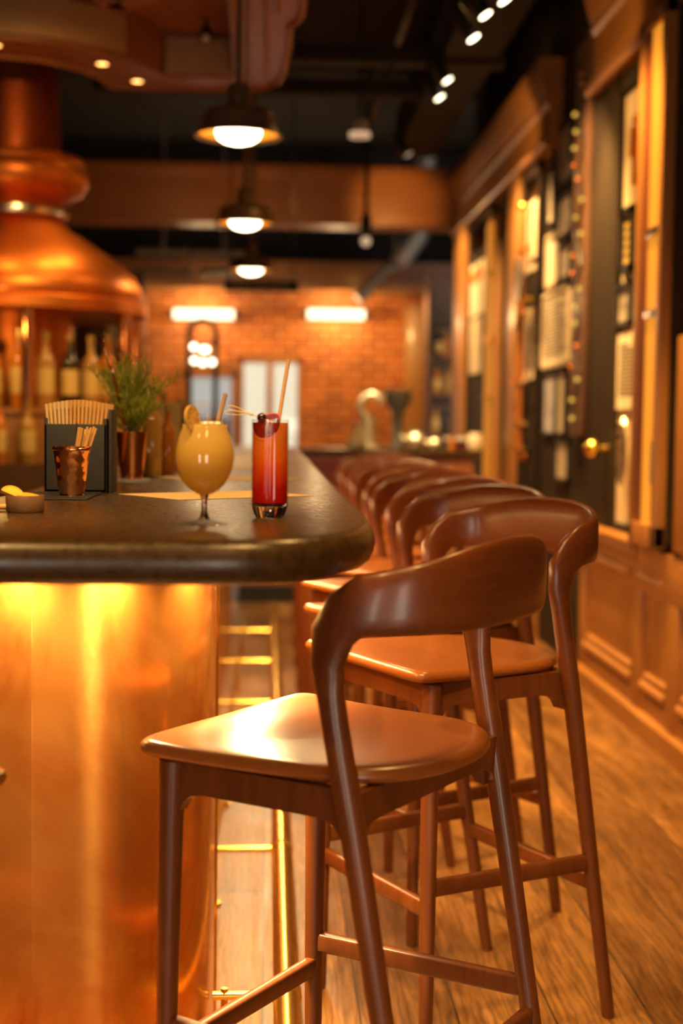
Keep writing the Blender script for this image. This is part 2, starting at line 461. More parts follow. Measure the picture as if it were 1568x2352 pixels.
# beam across the room, lintel over the brick
struct('trim_1', MB().box((-4.5, 12.0, 2.92), (1.69, 12.35, 3.39)).box((-4.5, 11.95, 3.30), (1.69, 12.0, 3.40), .012), 'oak_x')
struct('wall_back_upper', MB().box((XL, Y1, 2.72), (2.6, Y1+.25, ZC)), 'blackpaint')
struct('trim_2', MB().box((-4.5, 14.2, 2.58), (2.6, 14.49, 2.86)), 'oak_x')
struct('trim_3', MB().box((1.37, 14.3, 0), (1.65, 14.49, 2.45), .02), 'oak')

# ---- right wall : wainscot, windows, frieze
XW = 1.55
bb = MB().box((1.53, Y0+.05, 0), (1.6, 6.95, .085)).prism([(1.53, .085), (1.6, .085), (1.6, .115), (1.575, .115)], lambda u, v, t: V((u, t, v)), Y0+.05, 6.95)
bb.box((1.53, 8.36, 0), (1.6, 11.95, .1), .008)
struct('baseboard_right', bb, 'oak_y')
ww = MB().box((1.58, Y0+.05, 0), (1.70, 6.95, .78)).box((1.58, 8.36, 0), (1.7, 11.95, .78))
for a, b in ((5.26, 5.40), (5.79, 5.93), (6.86, 6.95), (4.7, 4.84), (4.0, 4.14), (3.3, 3.44), (8.36, 8.46), (8.9, 9.05), (10.0, 10.15), (11.2, 11.35)):
    ww.box((XW, a, .1), (1.585, b, .78), .006)
struct('trim_4', ww, 'oak')
rl = MB()
for a, b in ((Y0+.05, 6.95), (8.36, 11.95)):
    rl.box((XW-.002, a, .60), (1.585, b, .78), .004)            # frieze rail under the sill
    rl.box((XW+.004, a, .1), (1.585, b, .17), .004)
spans = ((3.44, 4.0), (4.14, 4.7), (4.84, 5.26), (5.40, 5.79), (5.93, 6.86), (8.46, 8.9), (9.05, 10.0), (10.15, 11.2))
for a, b in spans:
    # picture mouldings round each sunk panel: two rounded steps at the foot, one at the head
    rl.tube([(1.565, a+.015, .205), (1.565, b-.015, .205)], .024, 10); rl.tube([(1.574, a+.03, .246), (1.574, b-.03, .246)], .017, 10)
    rl.tube([(1.577, a+.02, .585), (1.577, b-.02, .585)], .014, 8)
    for y in (a+.012, b-.012): rl.tube([(1.579, y, .22), (1.579, y, .585)], .012, 8)
for a, b in ((5.45, 5.77), (5.95, 6.93)):
    rl.tube([(1.545, a, .655), (1.545, b, .655)], .018, 10)
struct('trim_5', rl, 'oak_y')
sl = MB()
for a, b in ((5.83, 6.95), (8.38, 11.9)):
    sl.box((1.50, a, .775), (1.70, b, .805), .008); sl.tube([(1.525, a, .757), (1.525, b, .757)], .018, 10)
struct('trim_6', sl, 'oak_y')
# frieze and cornice, near block and long far run
fr = MB()
prof = [(1.70, 2.86), (1.55, 2.86), (1.55, 3.14), (1.535, 3.16), (1.535, 3.19), (1.515, 3.24), (1.495, 3.32), (1.485, 3.34), (1.485, 3.42), (1.70, 3.42)]
fr.prism(prof, lambda u, v, t: V((u, t, v)), 5.80, 6.90)
fr.tube([(1.535, 5.8, 2.875), (1.535, 6.92, 2.875)], .022, 10); fr.tube([(1.545, 5.8, 2.92), (1.545, 6.92, 2.92)], .014, 8)
struct('trim_7', fr, 'oak_y', angle=14)
fr = MB()
prof2 = [(1.70, 2.83), (1.545, 2.83), (1.545, 3.04), (1.53, 3.06), (1.53, 3.10), (1.51, 3.16), (1.49, 3.23), (1.485, 3.25), (1.485, 3.31), (1.70, 3.31)]
fr.prism(prof2, lambda u, v, t: V((u, t, v)), 7.95, 11.97)
fr.tube([(1.535, 7.95, 2.85), (1.535, 11.95, 2.85)], .025, 10)
struct('trim_8', fr, 'oak_y', angle=14)
# posts between the window bays
for n, (a, b, x, z0, z1, m) in enumerate(((8.92, 9.26, 1.54, .8, 2.85, 'oak'), (11.32, 11.84, 1.53, .0, 2.92, 'oak'), (6.46, 6.96, 1.57, .8, 3.3, 'darkwall'),
                                     (9.30, 9.66, 1.58, .8, 2.85, 'darkwall'), (4.7, 5.33, 1.54, .8, 1.62, 'oak'))):
    struct('trim_%d' % (9+n), MB().box((x, a, z0), (1.70, b, z1), .012), m)
# dark recessed bay between 6.97 and 8.0
struct('trim_14', MB().box((1.62, 6.97, 0), (1.70, 8.36, 3.5)), 'darkwall')
# display windows
def window(n, y0, y1, board, mat='cream'):
    f = struct('window_%d' % n, MB().box((1.57, y0, .80), (1.60, y0+.04, 2.84)).box((1.57, y1-.04, .80), (1.60, y1, 2.84)).box((1.57, y0, 2.76), (1.60, y1, 2.84)).box((1.57, y0, .80), (1.6, y1, .84)), 'darkwall')
    struct('display_board', MB().box((1.592, y0, .80), (1.699, y1, board)), mat, parent=f)
    return f
window(1, 5.86, 6.46, 2.75)
window(2, 8.36, 8.92, 2.65, 'darkwall')
window(3, 10.08, 11.32, 2.6, 'darkwall')

# ------------------------------------------------------------------ things on the right wall
def wall_print(name, label, cat, y0, y1, z0, z1, mat, x=1.60, frame='black', lines=0, group=None, fw_=.02):
    t = thing(name, label, cat, (x, (y0+y1)/2, z0), 0, group)
    if frame:
        m = MB()
        for lo, hi in (((x-.012, y0, z0), (x+.012, y0+fw_, z1)), ((x-.012, y1-fw_, z0), (x+.012, y1, z1)), ((x-.012, y0, z0), (x+.012, y1, z0+fw_)), ((x-.012, y0, z1-fw_), (x+.012, y1, z1))):
            m.box(lo, hi)
        part('frame', m, frame, t, world=True)
        part('sheet', MB().box((x, y0+fw_, z0+fw_), (x+.008, y1-fw_, z1-fw_)), mat, t, world=True)
    else:
        part('sheet', MB().box((x, y0, z0), (x+.01, y1, z1)), mat, t, world=True)
    if lines:
        m = MB(); rnd = random.Random(int(y0*100)); zt = z1-.05; k = (z1-z0-.1)/lines
        for i in range(lines):
            w_ = (y1-y0-.08)*(rnd.uniform(.72, 1) if i else .5); h = k*.42
            m.box((x-.0015, y1-.04-w_, zt-i*k-h), (x, y1-.04, zt-i*k))
        part('printed_lines', m, 'ink', t, world=True)
    return t
wall_print('picture_frame', 'large black framed old photograph, topmost on the dark wall bay beside the fairy light column', 'picture', 7.58, 8.02, 2.58, 2.92, 'photo', 1.607, fw_=.03)
wall_print('picture_frame', 'black framed photograph of pale figures, hung directly below the topmost framed photograph', 'picture', 7.58, 7.97, 2.29, 2.54, 'photo', 1.607, fw_=.03)
wall_print('picture_frame', 'small framed photograph directly above the big cream notice board', 'picture', 7.58, 7.90, 2.06, 2.26, 'photo_pale', 1.607, fw_=.022)
wall_print('notice_board', 'big cream printed notice board with rows of text, largest sheet on the wall', 'notice board', 7.60, 8.33, 1.60, 2.03, 'paper', 1.607, 'cream', 16)
wall_print('notice', 'narrow cream strip print left of the small framed photograph above the notice board', 'print', 7.93, 8.25, 2.06, 2.36, 'paper', 1.607, 'cream')
wall_print('notice', 'cream print high in the window bay, topmost of the narrow column of prints', 'print', 8.05, 8.25, 2.42, 2.74, 'photo_pale', 1.607, 'black', fw_=.012)
wall_print('notice', 'tall bluish print hung just below the cream notice board', 'print', 7.88, 8.25, 1.22, 1.57, 'bluephoto', 1.607, 'black', fw_=.014)
wall_print('notice', 'slim cream print hung beside the tall bluish print', 'print', 7.64, 7.86, 1.22, 1.57, 'paper', 1.607, 'black', fw_=.014)
wall_print('picture_frame', 'small pale framed picture lowest on the dark bay, near the stool backs', 'picture', 7.52, 7.88, .96, 1.20, 'photo_pale', 1.607, fw_=.025)
wall_print('poster', 'tall blank cream poster high inside the pipe window', 'poster', 8.42, 8.86, 2.20, 2.62, 'cream', 1.58, None)
wall_print('poster', 'yellow-green text poster low inside the pipe window', 'poster', 8.42, 8.86, 1.55, 1.98, 'paper', 1.58, None, 12)
wall_print('picture_frame', 'black framed yellow print inside the nearest display window', 'picture', 6.17, 6.38, 1.95, 2.24, 'yellowprint', 1.579, fw_=.04, lines=5)
wall_print('picture_frame', 'dark framed portrait photograph below the yellow print in the nearest window', 'picture', 6.18, 6.42, 1.72, 1.91, 'photo', 1.579, fw_=.02)
wall_print('menu_board', 'cream menu sheet with lines of text in the nearest display window', 'menu', 6.02, 6.41, 1.35, 1.69, 'paper', 1.579, None, 14)
wall_print('poster', 'white poster with an orange band, upper sheet in the far display window', 'poster', 10.55, 11.2, 2.10, 2.50, 'paper', 1.58, None)
wall_print('poster', 'plain beige sheet hanging under the orange banded poster in the far window', 'poster', 10.65, 11.2, 1.66, 2.08, 'cream', 1.58, None)
# orange jointed arm ornament in the nearest window
t = thing('wall_ornament', 'orange jointed stick ornament on the cream board high in the nearest window', 'ornament', (1.58, 6.15, 2.3))
part('stick', MB().tube([(1.578, 6.12, 2.62), (1.578, 6.18, 2.32)], .014, 8), 'orange', t, world=True)
part('stick', MB().tube([(1.578, 6.20, 2.60), (1.578, 6.06, 2.62)], .014, 8), 'orange', t, world=True)
part('stick', MB().tube([(1.578, 6.10, 2.74), (1.578, 6.05, 2.60)], .012, 8), 'orange', t, world=True)
part('stick', MB().tube([(1.578, 6.23, 2.58), (1.578, 6.24, 2.45)], .012, 8), 'orange', t, world=True)
single('orange_band', MB().box((1.575, 10.57, 2.36), (1.5795, 11.18, 2.45)), 'orange', 'orange printed band stuck across the white poster in the far window', 'band', (1.577, 11.1, 2.36))

# amber wall lamp
LY0, LY1, LX = 5.42, 5.80, 1.49
t = thing('wall_lamp', 'tall amber glowing box lamp with wooden frame on the nearest stretch of wall', 'wall lamp', (1.55, 5.6, .80))
m = MB()
for lo, hi in (((LX, LY0, .80), (LX+.05, LY0+.045, 2.90)), ((LX, LY1-.055, .80), (LX+.05, LY1, 2.90)), ((LX, LY0, 2.84), (LX+.05, LY1, 2.90)), ((LX, LY0, .80), (LX+.05, LY1, .89))): m.box(lo, hi, .006)
part('frame', m, 'oak', t, world=True)
part('housing', MB().box((LX+.045, LY0+.01, .82), (1.70, LY1-.01, 2.88)), 'darkwall', t, 'dark housing', world=True)
part('glowing_screen', MB().box((LX+.018, LY0+.045, .89), (LX+.03, LY0+.245, 2.84)), 'amber', t, 'amber lit mesh', world=True)
part('screen_edge', MB().box((LX+.014, LY0+.245, .89), (LX+.03, LY1-.055, 2.84)), plain('dark_red_strip', (.16, .035, .010), .5), t, 'dark red perforated strip', world=True)
for z in (1.70, 2.02): part('clip', MB().box((LX+.004, LY0+.05, z), (LX+.02, LY0+.24, z+.035), .004), 'chrome', t, 'silver clip band', world=True)
part('gauge', MB().box((LX+.006, LY0+.06, 1.05), (LX+.02, LY0+.09, 1.22)), 'pipegrey', t, world=True)

# fairy light column
t = thing('light_column', 'wooden strip column wound with amber fairy lights between the wall bays', 'light column', (1.6, 7.1, 1.3))
part('board', MB().box((1.56, 6.98, 1.22), (1.62, 7.34, 3.2), .008), 'oak_dark', t, world=True)
part('edge_strip', MB().box((1.545, 6.97, 1.22), (1.575, 7.02, 3.2), .006), 'oak_dark', t, world=True)
rnd = random.Random(3)
part('wire', MB().tube([(1.55, 7.16+.08*math.sin(i*1.3), 1.3+i*.06) for i in range(32)], .006, 6), 'iron', t, world=True)
for i in range(20):
    z = 1.32 + i*.09 + rnd.uniform(-.02, .02); y = 7.16 + rnd.uniform(-.11, .11)
    part('bulb', MB().sphere((1.54, y, z), .012, u=10, v=6), 'fairy' if i % 5 < 3 else 'redpipe', t, world=True)

# copper pipework in the second window
t = thing('pipe_run', 'upright copper pipe with brass clamps in front of the second window', 'pipe', (1.58, 8.6, 1.05))
part('pipe', MB().tube([(1.53, 8.62, 2.58), (1.53, 8.62, 1.12), (1.54, 8.62, 1.08), (1.57, 8.62, 1.08)], .022, 12), 'redpipe', t, world=True)
for z in (1.13, 1.28, 1.53, 1.93, 2.32):
    part('clamp', MB().tube([(1.53, 8.62, z-.012), (1.53, 8.62, z+.012)], .032, 12).tube([(1.53, 8.60, z), (1.53, 8.42, z)], .012, 8), 'brass', t, 'brass clamp', world=True)
part('end_cap', MB().sphere((1.53, 8.62, 2.59), .034), 'brass', t, world=True)
part('valve_wheel', MB().lathe([(.02, -.01), (.045, -.01), (.05, 0), (.045, .01), (.02, .01)], (1.535, 8.72, 1.53), 16), 'orange', t, 'red valve wheel', world=True)
t = thing('round_badge', 'pale oval badge plate fixed on the upright copper pipe', 'badge', (1.53, 8.4, 2.0))
rot = Matrix.Rotation(-PI/2, 3, 'Y')
part('plate', MB().lathe([(.0, 0), (.13, 0), (.14, .01), (.13, .02), (0, .02)], (1.475, 8.38, 2.12), 28, rot), 'plaque', t, world=True)
part('fixing_stud', MB().tube([(1.48, 8.42, 2.02), (1.60, 8.42, 2.02)], .012, 8), 'brass', t, world=True)
part('lower_plate', MB().lathe([(.0, 0), (.09, 0), (.10, .01), (.09, .02), (0, .02)], (1.48, 8.52, 1.93), 24, rot), 'cap', t, world=True)

# amber light bar
t = thing('light_bar', 'slim vertical amber light bar between the far wall windows', 'light bar', (1.53, 9.8, .8))
part('tube', MB().box((1.515, 9.80, .82), (1.54, 9.98, 2.66), .008), 'barlight', t, world=True)
part('back_plate', MB().box((1.54, 9.68, .80), (1.6, 10.06, 2.70), .004), 'oak', t, world=True)
for z in (1.45, 1.85, 2.3): part('clip', MB().box((1.508, 9.73, z), (1.545, 9.99, z+.025)), 'brass', t, world=True)

# knob and plaque near the nearest window
t = thing('door_knob', 'round brass knob on the dark window jamb of the nearest bay', 'knob', (1.57, 6.55, 1.17))
part('knob', MB().sphere((1.50, 6.52, 1.17), .042), 'brass', t, world=True)
part('shank', MB().tube([(1.50, 6.52, 1.17), (1.575, 6.52, 1.17)], .016), 'brass', t, world=True)
t = thing('wall_plaque', 'oval silver embossed plaque hanging in the nearest display window', 'plaque', (1.55, 6.2, 1.0))
ov = [(math.cos(a)*.075, math.sin(a)*.155) for a in [2*PI*k/32 for k in range(32)]]
part('plate', MB().loft([[V((1.553, 6.17+u*s, 1.165+v*s)) for u, v in ov] for s in (1,)] + [[V((1.543, 6.17+u*.97, 1.165+v*.97)) for u, v in ov], [V((1.548, 6.17+u*.85, 1.165+v*.85)) for u, v in ov]]), 'plaque', t, world=True)
m = MB()
for i, z in enumerate((1.24, 1.19, 1.14, 1.10)): m.box((1.538, 6.17-.045+.008*i, z), (1.547, 6.17+.045-.008*i, z+.02), .003)
part('relief', m, 'plaque', t, world=True)
part('boss', MB().sphere((1.541, 6.17, 1.28), .022, (.5, 1, 1)), 'plaque', t, world=True)

# ------------------------------------------------------------------ bar
ZT = 1.13
outer = [(-2.2, 1.78), (-.45, 1.765), (-.16, 1.765), (0.005, 1.775), (.085, 1.84), (.145, 1.98), (.168, 2.15), (.172, 2.5), (.172, 8.2)]
outer = [outer[0]] + smooth_poly(outer[1:], 3)
inner = [(-.50, 8.2), (-.50, 3.0), (-.53, 2.62), (-.62, 2.46), (-.80, 2.40), (-2.2, 2.38)]
inner = [inner[0]] + smooth_poly(inner[1:-1], 2) + [inner[-1]]
poly = outer + inner
def offset_poly(poly, d):
    n = len(poly); out = []
    for i in range(n):
        a, b, c = V(poly[i-1]), V(poly[i]), V(poly[(i+1) % n])
        e1 = (b-a).normalized(); e2 = (c-b).normalized()
        n1 = V((-e1.y, e1.x)); n2 = V((-e2.y, e2.x)); nn = (n1+n2)
        nn = nn.normalized() if nn.length > 1e-6 else n1
        k = max(.5, nn.dot(n1))
        out.append(tuple(b + nn*d/k))
    return out
def slab(poly, z0, z1, r, seg=8):
    rings = []
    h = (z1-z0)/2; zc = (z0+z1)/2
    rings.append([V((x, y, z0)) for x, y in offset_poly(poly, r)])
    for k in range(1, seg):
        a = -PI/2 + PI*k/seg
        rings.append([V((x, y, zc+h*math.sin(a))) for x, y in offset_poly(poly, r*(1-math.cos(a)))])
    rings.append([V((x, y, z1)) for x, y in offset_poly(poly, r)])
    return rings
bar = thing('bar_worktop', 'dark polished stone bar worktop with thick bullnose edge and rounded corner', 'bar top', (-.1, 3, 1.07))
part('slab', MB().loft(slab(poly, 1.072, ZT, .022)), 'slab', bar, world=True, angle=60)

body = [(-2.2, 2.46), (-.475, 2.45), (-.40, 2.435), (-.28, 2.44), (-.19, 2.48), (-.13, 2.56), (-.105, 2.68), (-.102, 2.80), (-.105, 3.0), (-.16, 3.08), (-.20, 3.14), (-.20, 8.1)]
bodys = [body[0], body[1]] + smooth_poly(body[2:8], 3) + body[8:]
cab = thing('bar_cabinet', 'copper clad bar front with a rounded corner under the dark worktop', 'bar', (-.3, 3, 0))
bb_in = [(x-.02, y+.02) for x, y in bodys]
m = MB(); m.loft([[V((x, y, 0)) for x, y in bodys] + [V((-.5, 8.1, 0)), V((-.5, 2.6, 0)), V((-2.2, 2.6, 0))],
                  [V((x, y, 1.07)) for x, y in bodys] + [V((-.5, 8.1, 1.07)), V((-.5, 2.6, 1.07)), V((-2.2, 2.6, 1.07))]])
part('copper_cladding', m, 'copper', cab, world=True, angle=30)
part('seam_strip', MB().box((-.478, 2.443, 0), (-.472, 2.452, 1.07)), 'copper_pot', cab, 'thin vertical seam', world=True)
part('corner_trim', MB().tube([(-.112, 3.03, 0), (-.112, 3.03, 1.07)], .012, 10), 'brass', cab, 'upright brass corner rod', world=True)
part('corner_trim', MB().tube([(-.15, 3.6, 0), (-.15, 3.6, 1.07)], .010, 10), 'brass', cab, 'upright brass corner rod', world=True)
# warm led strips under the overhang
part('light_strip', MB().box((-.022, 2.8, 1.060), (.022, 8.15, 1.071)), 'led', cab, 'warm light strip under the overhang', world=True)
fs = [(-2.1, 2.33), (-.45, 2.32), (-.25, 2.32), (-.13, 2.38), (-.04, 2.52), (-.02, 2.7), (-.02, 3.05)]
fs = smooth_poly(fs, 2)
part('light_strip', MB().tube([(x, y, 1.058) for x, y in fs], .008, 8), 'led', cab, 'warm light strip round the rounded end', world=True)

for x, y in ((-.43, 2.385), (-.245, 2.385), (-.09, 2.55), (-.75, 2.385)):
    part('puck_light', MB().lathe([(.0005, 1.060), (.022, 1.060), (.024, 1.064), (.024, 1.071), (.0005, 1.071)], (x, y, 0), 20), 'led', cab, 'small round lamp under the overhang', world=True)
# inner service ledge
single('service_ledge', MB().box((-.74, 2.75, 1.0), (-.505, 6.2, 1.05), .004), 'oak_y', 'wooden service ledge along the inner edge of the stone worktop', 'ledge', (-.6, 3, 1.06))

# foot rail
rail = thing('foot_rail', 'polished brass foot rail running along the bar above the plank floor', 'foot rail', (.054, 3, 0))
part('rail', MB().tube([(.047, 2.0, .15), (.047, 8.4, .15)], .0265, 20), 'brass', rail, world=True)
for y in (2.74, 3.70, 4.68, 5.66, 6.64, 7.62):
    xf = -.13 if y > 3 else -.075
    b = MB().tube([(-.199 if y > 3 else -.098, y, .15), (.03, y, .15)], .009, 10).tube([(xf, y, 0), (xf, y, .165)], .007, 8).tube([(xf, y, .0), (xf, y, .008)], .02, 10)
    part('bracket', b, 'brass', rail, world=True)
    part('collar', MB().tube([(.047, y-.012, .15), (.047, y+.012, .15)], .030, 20), 'brass', rail, world=True)
part('side_rod', MB().tube([(-.13, 3.2, .155), (-.13, 8.1, .155)], .006, 8), 'brass', rail, world=True)

# ------------------------------------------------------------------ bar stools
def sup(n, k, e=2.6):
    return [(math.copysign(abs(math.cos(2*PI*i/k))**(2/e), math.cos(2*PI*i/k)), math.copysign(abs(math.sin(2*PI*i/k))**(2/e), math.sin(2*PI*i/k))) for i in range(k)]

def stool(label, loc, rz):
    t = thing('bar_stool', label, 'bar stool', loc, rz, 'walnut bar stools along the bar')
    # seat
    half = [(.215, 0), (.217, .10), (.216, .19), (.212, .222), (.200, .236), (.180, .238), (.06, .228), (-.08, .219), (-.135, .208), (-.18, .178), (-.212, .132), (-.236, .07), (-.243, 0)]
    out = half + [(x, -y) for x, y in half[-2:0:-1]]
    out = smooth_poly(out, 2, True)
    cx, cy = -.01, 0
    def ring(s, z, inset=0):
        r_ = []
        for x, y in out:
            d = V((x-cx, y-cy)); L = d.length
            k = s*(L-inset)/L
            zz_ = z + (.006*max(0, (x/.215))**2 if s > .3 else 0)
            r_.append(V((cx+d.x*k, cy+d.y*k, zz_)))
        return r_
    rings = [ring(.5, .764), ring(1, .764, .03), ring(1, .766, .012), ring(1, .771, .003), ring(1, .777, 0), ring(1, .784, .002), ring(1, .789, .008), ring(1, .7905, .018)]
    for s_, z in ((.85, .7895), (.65, .7865), (.45, .784), (.25, .7825), (.08, .782)): rings.append(ring(s_, z))
    part('seat', MB().loft(rings), 'seat', t, 'smooth tan brown seat', angle=60)
    # legs
    for s in (1, -1):
        part('leg', MB().tube([(.167, s*.215, 0), (.167, s*.215, .006), (.1655, s*.213, .2), (.164, s*.211, .45), (.162, s*.208, .66), (.160, s*.206, .765)], [.0125, .0145, .0155, .0172, .019, .021], 16), 'stool', t)
    for s in (1, -1):
        pts = [(-.304, s*.222), (-.3029, s*.2221), (-.245, s*.227), (-.173, s*.233), (-.1585, s*.2343), (-.1442, s*.2355)]
        zs = [0, .006, .325, .72, .79, .86]; rr = [.0125, .0145, .0165, .0195, .0205, .0195]
        sec = sup(2, 16); rings = []
        for (x, y), z, r in zip(pts, zs, rr):
            a = r; b = r if z < .7 else r*(1 - .08*(z-.7)/.16)
            rings.append([V((x + u*a, y + v*b, z)) for u, v in [(math.cos(2*PI*k/16), math.sin(2*PI*k/16)) for k in range(16)]])
        part('leg', MB().loft(rings), 'stool', t)
    # aprons with curved gussets
    def apron(p, q):
        p, q = V(p), V(q); d = (q-p); L = d.length; d.normalize(); n_ = V((-d.y, d.x))
        prof = [(0, .765), (L, .765), (L, .685), (L-.018, .69), (L-.026, .705), (L-.04, .716), (L-.065, .72), (.065, .72), (.04, .716), (.026, .705), (.018, .69), (0, .685)]
        f = lambda u, z, w_: V((p.x + d.x*u + n_.x*w_, p.y + d.y*u + n_.y*w_, z))
        return MB().prism(prof, f, -.010, .010)
    part('seat_rail', apron((.160, -.206), (.160, .206)), 'stool', t)
    part('seat_rail', apron((-.170, -.233), (-.170, .233)), 'stool', t)
    part('seat_rail', apron((-.168, .212), (.160, .203)), 'stool', t)
    part('seat_rail', apron((.160, -.203), (-.168, -.212)), 'stool', t)
    # stretchers
    def stretch(a, b, z):
        a, b = V((*a, z)), V((*b, z)); d = (b-a).normalized(); n_ = V((-d.y, d.x, 0))
        rings = [[p + n_*u*.0105 + V((0, 0, v*.017)) for u, v in sup(2, 16, 5)] for p in (a, b)]
        return MB().loft(rings)
    part('stretcher', stretch((.164, -.212), (.164, .212), .309), 'stool', t)
    part('stretcher', stretch((-.248, -.226), (-.248, .226), .307), 'stool', t)
    part('stretcher', stretch((-.238, .226), (.164, .212), .353), 'stool', t)
    part('stretcher', stretch((.164, -.212), (-.238, -.226), .353), 'stool', t)
    # curved back band : leg tops sweep up and back into one continuous band
    left = [((-.1565, .2345, .80), (1, 0), .0196, .0182), ((-.1442, .2355, .86), (1, 0), .0200, .0184), ((-.137, .236, .90), (1, 0), .021, .0175), ((-.131, .2365, .942), (.97, .2), .0255, .017),
            ((-.1385, .2365, .985), (.84, .54), .034, .016), ((-.160, .2365, 1.014), (.5, .87), .038, .0145), ((-.188, .235, 1.030), (.2, .98), .043, .013)]
    a_, b_, n_ = .160, .235, 2.7
    for th, zc, hh in ((62, 1.036, .046), (54, 1.0385, .0485), (47, 1.0405, .0505), (40, 1.0425, .0525), (32, 1.0455, .0555), (22, 1.049, .059), (11, 1.052, .062)):
        c, s_ = math.cos(math.radians(th)), math.sin(math.radians(th))
        left.append(((-.14 - a_*c**(2/n_), b_*s_**(2/n_), zc), (0, 1), hh, .0115))
    mid = [((-.14-a_, 0, 1.053), (0, 1), .063, .0115)]
    right = [((p[0], -p[1], p[2]), nv, hh, tt) for (p, nv, hh, tt) in left[::-1]]
    full = left + mid + right
    P = [V(f[0]) for f in full]; sec = sup(2, 20, 3.0); sec0 = sup(2, 20, 2.0); rings = []
    for i, (p, nv, hh, tt) in enumerate(full):
        T = (P[min(i+1, len(P)-1)] - P[max(i-1, 0)]).normalized()
        hdir = V((T.x, T.y, 0))
        N = V((nv[0], 0, nv[1])); N = (N - T*N.dot(T)).normalized()
        B = T.cross(N).normalized()
        k = min(1, max(0, (hh-.0195)/.03))
        rings.append([V(p) + N*hh*((1-k)*u0+k*u) + B*tt*((1-k)*v0+k*v) for (u, v), (u0, v0) in zip(sec, sec0)])
    part('backrest', MB().loft(rings), 'stool_band', t, 'curved band back', angle=70)
    return t
s1 = stool('brown wooden bar stool at the rounded bar corner, its curved back closest to the viewer', (.109, 2.2225, 0), 2.5477)
ordn = ['second', 'third', 'fourth', 'fifth', 'sixth', 'seventh', 'eighth', 'ninth', 'tenth']
for k, yk in enumerate((3.030, 3.670, 4.24, 4.86, 5.46, 6.06, 6.66, 7.26, 7.86)):
    dup(s1, (.376 + .016*min(k, 1) + .003*k, yk, 0), 3.6175 + (0, .07, .02, .05, .0, .06, .03, .05, .02)[k],
        'brown wooden bar stool facing the bar, %s of the row from the rounded corner' % ordn[k])
dup(s1, (-.627, 1.823, 0), 1.37, 'bar stool at the copper front, mostly cut off by the left picture edge')

# ------------------------------------------------------------------ drinks
G = V((-.090, 2.045, ZT))
g = thing('goblet_glass', 'round stemmed goblet holding a cloudy yellow cocktail on the bar', 'glass', G)
bowl_o = [(.005, .042), (.012, .0445), (.022, .050), (.033, .062), (.0405, .080), (.0432, .096), (.0422, .110), (.0385, .126), (.0335, .139), (.0312, .147), (.0310, .152)]
def inset(prof, d): return [(max(.0005, r-d), z + (d if i == 0 else 0)) for i, (r, z) in enumerate(prof)]
bi = inset(bowl_o, .0012)
part('bowl', MB().lathe(bowl_o + bi[::-1], seg=48), 'thin', g, 'thin clear bowl')
dr = [(max(.0004, r-.0004), z) for r, z in bi if z < .1435]
part('drink', MB().lathe([(.0005, .0435)] + dr + [(dr[-1][0], .1435), (.0005, .1435)], seg=40), liquid('cloudy_yellow_drink', [(.0, (.86, .52, .07)), (.5, (.90, .60, .12)), (1, (.88, .66, .24))], .04, .145, .55), g, 'cloudy yellow drink')
part('stem', MB().lathe([(.0005, .043), (.007, .0435), (.0052, .038), (.0042, .030), (.0044, .020), (.0060, .012), (.0090, .0075), (.0005, .0065)], seg=40), 'glass', g, 'clear glass stem')
part('foot', MB().lathe([(.0090, .0075), (.013, .0060), (.025, .0032), (.0335, .0020), (.0345, .001), (.034, 0), (.0005, 0)], seg=40), 'thinfoot', g, 'clear glass foot')
# bits of crushed ice floating on top
for i in range(7):
    a = i*2.4; r = .010 + .012*(i % 3)/2
    part('ice', MB().sphere((r*math.cos(a), r*math.sin(a), .1445), .0065, (1, .8, .55), 8, 6), 'frost', g)
def citrus_wheel(name, label, c, r, th, nrm, rind, flesh, cat='garnish', frac=1.0, spin=0):
    t = thing(name, label, cat, c)
    n_ = V(nrm).normalized(); u = n_.orthogonal().normalized(); w_ = n_.cross(u)
    R = Matrix((u, w_, n_)).transposed() @ Matrix.Rotation(spin, 3, 'Z')
    k = 30
    A = [2*PI*frac*i/(k if frac == 1 else k-1) for i in range(k)]
    if frac == 1:
        part('rind', MB().loft([[R @ V((rr*math.cos(a), rr*math.sin(a), z)) for a in A] for rr, z in ((r*.86, -th/2), (r, -th/2), (r, th/2), (r*.86, th/2))] , False, False), rind, t)
        part('flesh', MB().loft([[R @ V((rr*math.cos(a), rr*math.sin(a), z)) for a in A] for rr, z in ((r*.87, -th*.42), (r*.87, th*.42))]), flesh, t)
        m = MB()
        for i in range(9):
            a = 2*PI*i/9
            p, q = R @ V((r*.12*math.cos(a), r*.12*math.sin(a), 0)), R @ V((r*.86*math.cos(a), r*.86*math.sin(a), 0))
            m.tube([p, q], th*.55, 6)
        part('membrane', m, rind, t)
    else:
        o = [(0, 0)] + [(r*.88*math.cos(a), r*.88*math.sin(a)) for a in A]
        part('flesh', MB().prism(o, lambda x, y, z: R @ V((x, y, z)), -th/2, th/2), flesh, t)
        ring_ = [(r*math.cos(a), r*math.sin(a)) for a in A] + [(r*.88*math.cos(a), r*.88*math.sin(a)) for a in A[::-1]]
        part('rind', MB().prism(ring_, lambda x, y, z: R @ V((x, y, z)), -th*.55, th*.55), rind, t)
    return t
citrus_wheel('citrus_slice', 'dried brown citrus wheel perched on the goblet rim', G + V((-.0165, -.027, .1525)), .0178, .0032, (.86, -.5, .10), 'dryrind', 'dryflesh')
def straw(name, label, a, b, r, mat, cat='straw', group=None):
    a, b = V(a), V(b); d = (b-a).normalized(); u = d.orthogonal().normalized(); w_ = d.cross(u)
    R = [[p + (u*math.cos(2*PI*k/14) + w_*math.sin(2*PI*k/14))*rr for k in range(14)] for p, rr in ((a, r), (b, r), (b, r*.72), (a, r*.72))]
    R.append(R[0])
    return single(name, MB().loft(R, False, False), mat, label, cat, a, group)
